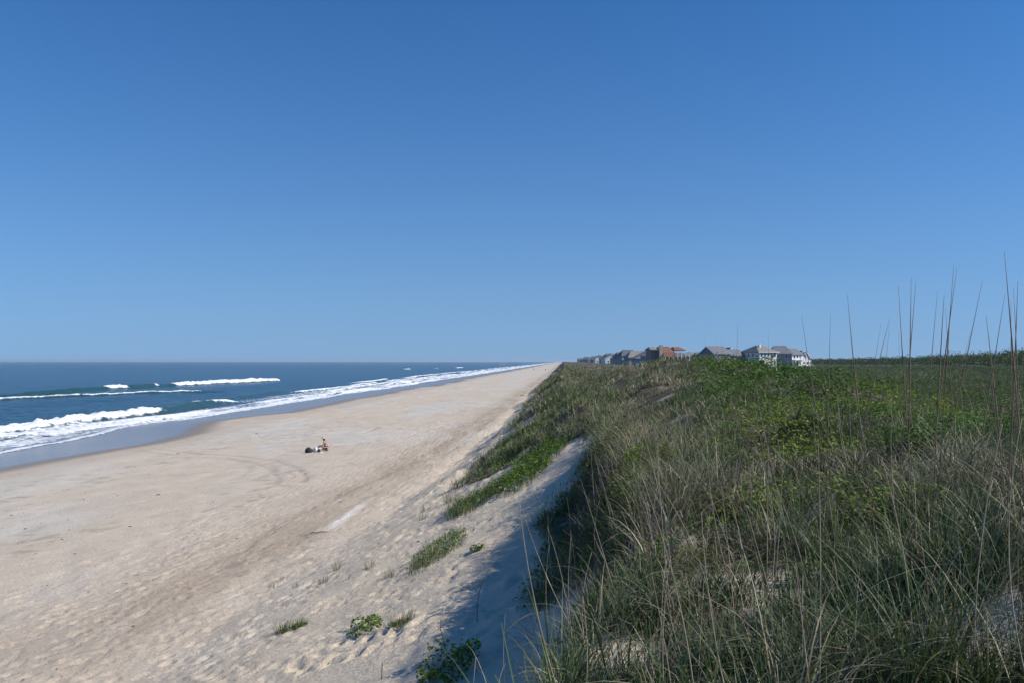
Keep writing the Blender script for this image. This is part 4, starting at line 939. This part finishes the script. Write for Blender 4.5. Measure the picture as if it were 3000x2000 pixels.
for k_, (px, py) in enumerate(((938, 1328), (941, 1325))):
    x, y, z = hit(px, py); mb = MB(); uvball(mb, (0, 0, .035), (.13, .05, .045), 10, 6, -.7); uvball(mb, (.07, 0, .06), (.05, .045, .05), 8, 5)
    o = mb.build('shoe', simple('shoe_canvas', (.70, .68, .62), .8, .08, 9), None, True); o.location = (x, y, z); o.rotation_euler = (0, 0, k_ * .4)
    tag(o, ('white shoe lying in front of the cooler bag', 'white shoe lying nearest the seated person')[k_], 'shoe')
# walkers far down the beach
def walker(label, px, py, top, bottom, stride):
    Y = (H - 1.0) * F / (py - HZ)
    for _ in range(4):
        X = (px - 1500) / F * Y; Y = (H - float(gz(X, Y))) * F / (py - HZ)
    X = (px - 1500) / F * Y
    w = thing('person', label, 'person', (X, Y, float(gz(X, Y))), random.uniform(-.5, .5))
    v = [(0, 0, .92), (0, 0, 1.15), (0, 0, 1.38), (0, 0, 1.48), (0, 0, 1.58), (0, 0, 1.70), (-.2, 0, 1.38), (-.25, .06, 1.12), (-.22, -.06, .88), (.2, 0, 1.38), (.25, -.06, 1.12), (.22, .1, .88),
         (-.1, 0, .86), (-.11, stride * .5, .48), (-.11, stride * .6, .06), (-.11, stride * .6 - .14, .04), (.1, 0, .86), (.11, -stride * .4, .48), (.11, -stride, .07), (.11, -stride - .14, .04)]
    e = [(0, 1), (1, 2), (2, 3), (3, 4), (4, 5), (2, 6), (6, 7), (7, 8), (2, 9), (9, 10), (10, 11), (0, 12), (12, 13), (13, 14), (14, 15), (0, 16), (16, 17), (17, 18), (18, 19)]
    r = [(.15, .11), (.13, .1), (.15, .1), .055, .09, .09, .06, .045, .035, .06, .045, .035, .09, .06, .045, .03, .09, .06, .045, .03]
    skin_body('body', v, e, r, SKIN, w, 1)
    MB().tube([(0, 0, 1.02), (0, 0, 1.20), (0, 0, 1.42)], [.20, .19, .21], 10).build('shirt', simple('shirt_cloth', top, .8), w, True)
    MB().tube([(0, 0, .60), (0, 0, .84), (0, 0, 1.015)], [.21, .22, .20], 10).build('shorts', simple('shorts_cloth', bottom, .8), w, True)
walker('tiny distant walker in dark clothes near the wet sand', 1564, 1084, (.05, .05, .07), (.04, .04, .05), .2)
walker('tiny distant walker in dark clothes farther up the dry sand', 1598, 1085, (.12, .05, .05), (.04, .04, .06), .15)
walker('tiny distant walker in pale clothes close to the far dunes', 1636, 1074, (.4, .4, .42), (.1, .1, .14), .2)

# ================================================================== HAZE
hzb = MB(); hzb.box(-16000, 16000, -11000, 16000, -14, 22)
hm2 = bpy.data.materials.new('sea_haze'); hm2.use_nodes = True; hnt = hm2.node_tree; hnt.nodes.remove(hnt.nodes['Principled BSDF'])
hv = hnt.nodes.new('ShaderNodeVolumePrincipled'); hv.inputs['Color'].default_value = (.72, .86, 1.0, 1); hv.inputs['Density'].default_value = .00009; hv.inputs['Anisotropy'].default_value = .2
hnt.links.new(hv.outputs[0], hnt.nodes['Material Output'].inputs['Volume'])
if HAZE: tag(hzb.build('haze', hm2), 'thin sea haze over the far beach and houses', 'haze', kind='stuff')

# ================================================================== LIGHT, SKY, CAMERA
SUN_EL, SUN_AZ = R(40), R(98)      # azimuth clockwise from the view direction
sd = Vector((math.cos(SUN_EL) * math.sin(SUN_AZ), math.cos(SUN_EL) * math.cos(SUN_AZ), math.sin(SUN_EL)))
ld = bpy.data.lights.new('sun', 'SUN'); ld.energy = 5.0; ld.angle = R(.5); ld.color = (1, .95, .87)
lo = bpy.data.objects.new('sun', ld); C.objects.link(lo); lo.rotation_euler = sd.to_track_quat('Z', 'Y').to_euler(); lo.location = (60, 0, 60)
wd = bpy.data.worlds.new('World'); bpy.context.scene.world = wd; wd.use_nodes = True
nt = wd.node_tree; bgn = nt.nodes['Background']
sky = nt.nodes.new('ShaderNodeTexSky'); sky.sky_type = 'NISHITA'; sky.sun_disc = False; sky.sun_elevation = SUN_EL; sky.sun_rotation = SUN_AZ
sky.air_density = .9; sky.dust_density = 0; sky.ozone_density = 10; sky.altitude = 0
# clear sea air: the sky near the horizon looks like the sky a few degrees up
tcw = nt.nodes.new('ShaderNodeTexCoord'); sep = nt.nodes.new('ShaderNodeSeparateXYZ'); cmb = nt.nodes.new('ShaderNodeCombineXYZ')
nt.links.new(tcw.outputs['Generated'], sep.inputs[0])
q1 = nt.nodes.new('ShaderNodeMath'); q1.operation = 'MULTIPLY_ADD'; q1.inputs[2].default_value = .105 ** 2
nt.links.new(sep.outputs[2], q1.inputs[0]); nt.links.new(sep.outputs[2], q1.inputs[1])
q2 = nt.nodes.new('ShaderNodeMath'); q2.operation = 'SQRT'; nt.links.new(q1.outputs[0], q2.inputs[0])
nt.links.new(sep.outputs[0], cmb.inputs[0]); nt.links.new(sep.outputs[1], cmb.inputs[1]); nt.links.new(q2.outputs[0], cmb.inputs[2])
nrm = nt.nodes.new('ShaderNodeVectorMath'); nrm.operation = 'NORMALIZE'; nt.links.new(cmb.outputs[0], nrm.inputs[0]); nt.links.new(nrm.outputs[0], sky.inputs[0])
hsv = nt.nodes.new('ShaderNodeHueSaturation'); hsv.inputs['Saturation'].default_value = 1.16; nt.links.new(sky.outputs['Color'], hsv.inputs['Color'])
# pale haze low over the horizon
ab = nt.nodes.new('ShaderNodeMath'); ab.operation = 'ABSOLUTE'; nt.links.new(sep.outputs[2], ab.inputs[0])
ml = nt.nodes.new('ShaderNodeMath'); ml.operation = 'MULTIPLY'; ml.inputs[1].default_value = -5.0; nt.links.new(ab.outputs[0], ml.inputs[0])
ex = nt.nodes.new('ShaderNodeMath'); ex.operation = 'EXPONENT'; nt.links.new(ml.outputs[0], ex.inputs[0])
mw = nt.nodes.new('ShaderNodeMath'); mw.operation = 'MULTIPLY'; mw.inputs[1].default_value = .62; nt.links.new(ex.outputs[0], mw.inputs[0])
hm_ = nt.nodes.new('ShaderNodeMix'); hm_.data_type = 'RGBA'; nt.links.new(mw.outputs[0], hm_.inputs[0]); nt.links.new(hsv.outputs['Color'], hm_.inputs[6]); hm_.inputs[7].default_value = (.275 / .115, .385 / .115, .52 / .115, 1)
nt.links.new(hm_.outputs[2], bgn.inputs['Color']); bgn.inputs['Strength'].default_value = .115
cd = bpy.data.cameras.new('camera'); co = bpy.data.objects.new('camera', cd); C.objects.link(co)
cd.sensor_width = 36; cd.lens = F / 3000 * 36; cd.clip_start = .05; cd.clip_end = 60000
cd.shift_y = (HZ - 1000) / 3000
co.location = (0, 0, H); co.rotation_euler = (math.pi / 2, 0, 0)
sc = bpy.context.scene; sc.camera = co
sc.view_settings.view_transform = 'Standard'; sc.view_settings.look = 'None'; sc.view_settings.exposure = .1; sc.view_settings.gamma = 1
sc.render.engine = 'CYCLES'; sc.cycles.max_bounces = 6; sc.cycles.transparent_max_bounces = 8
sc.cycles.use_denoising = True
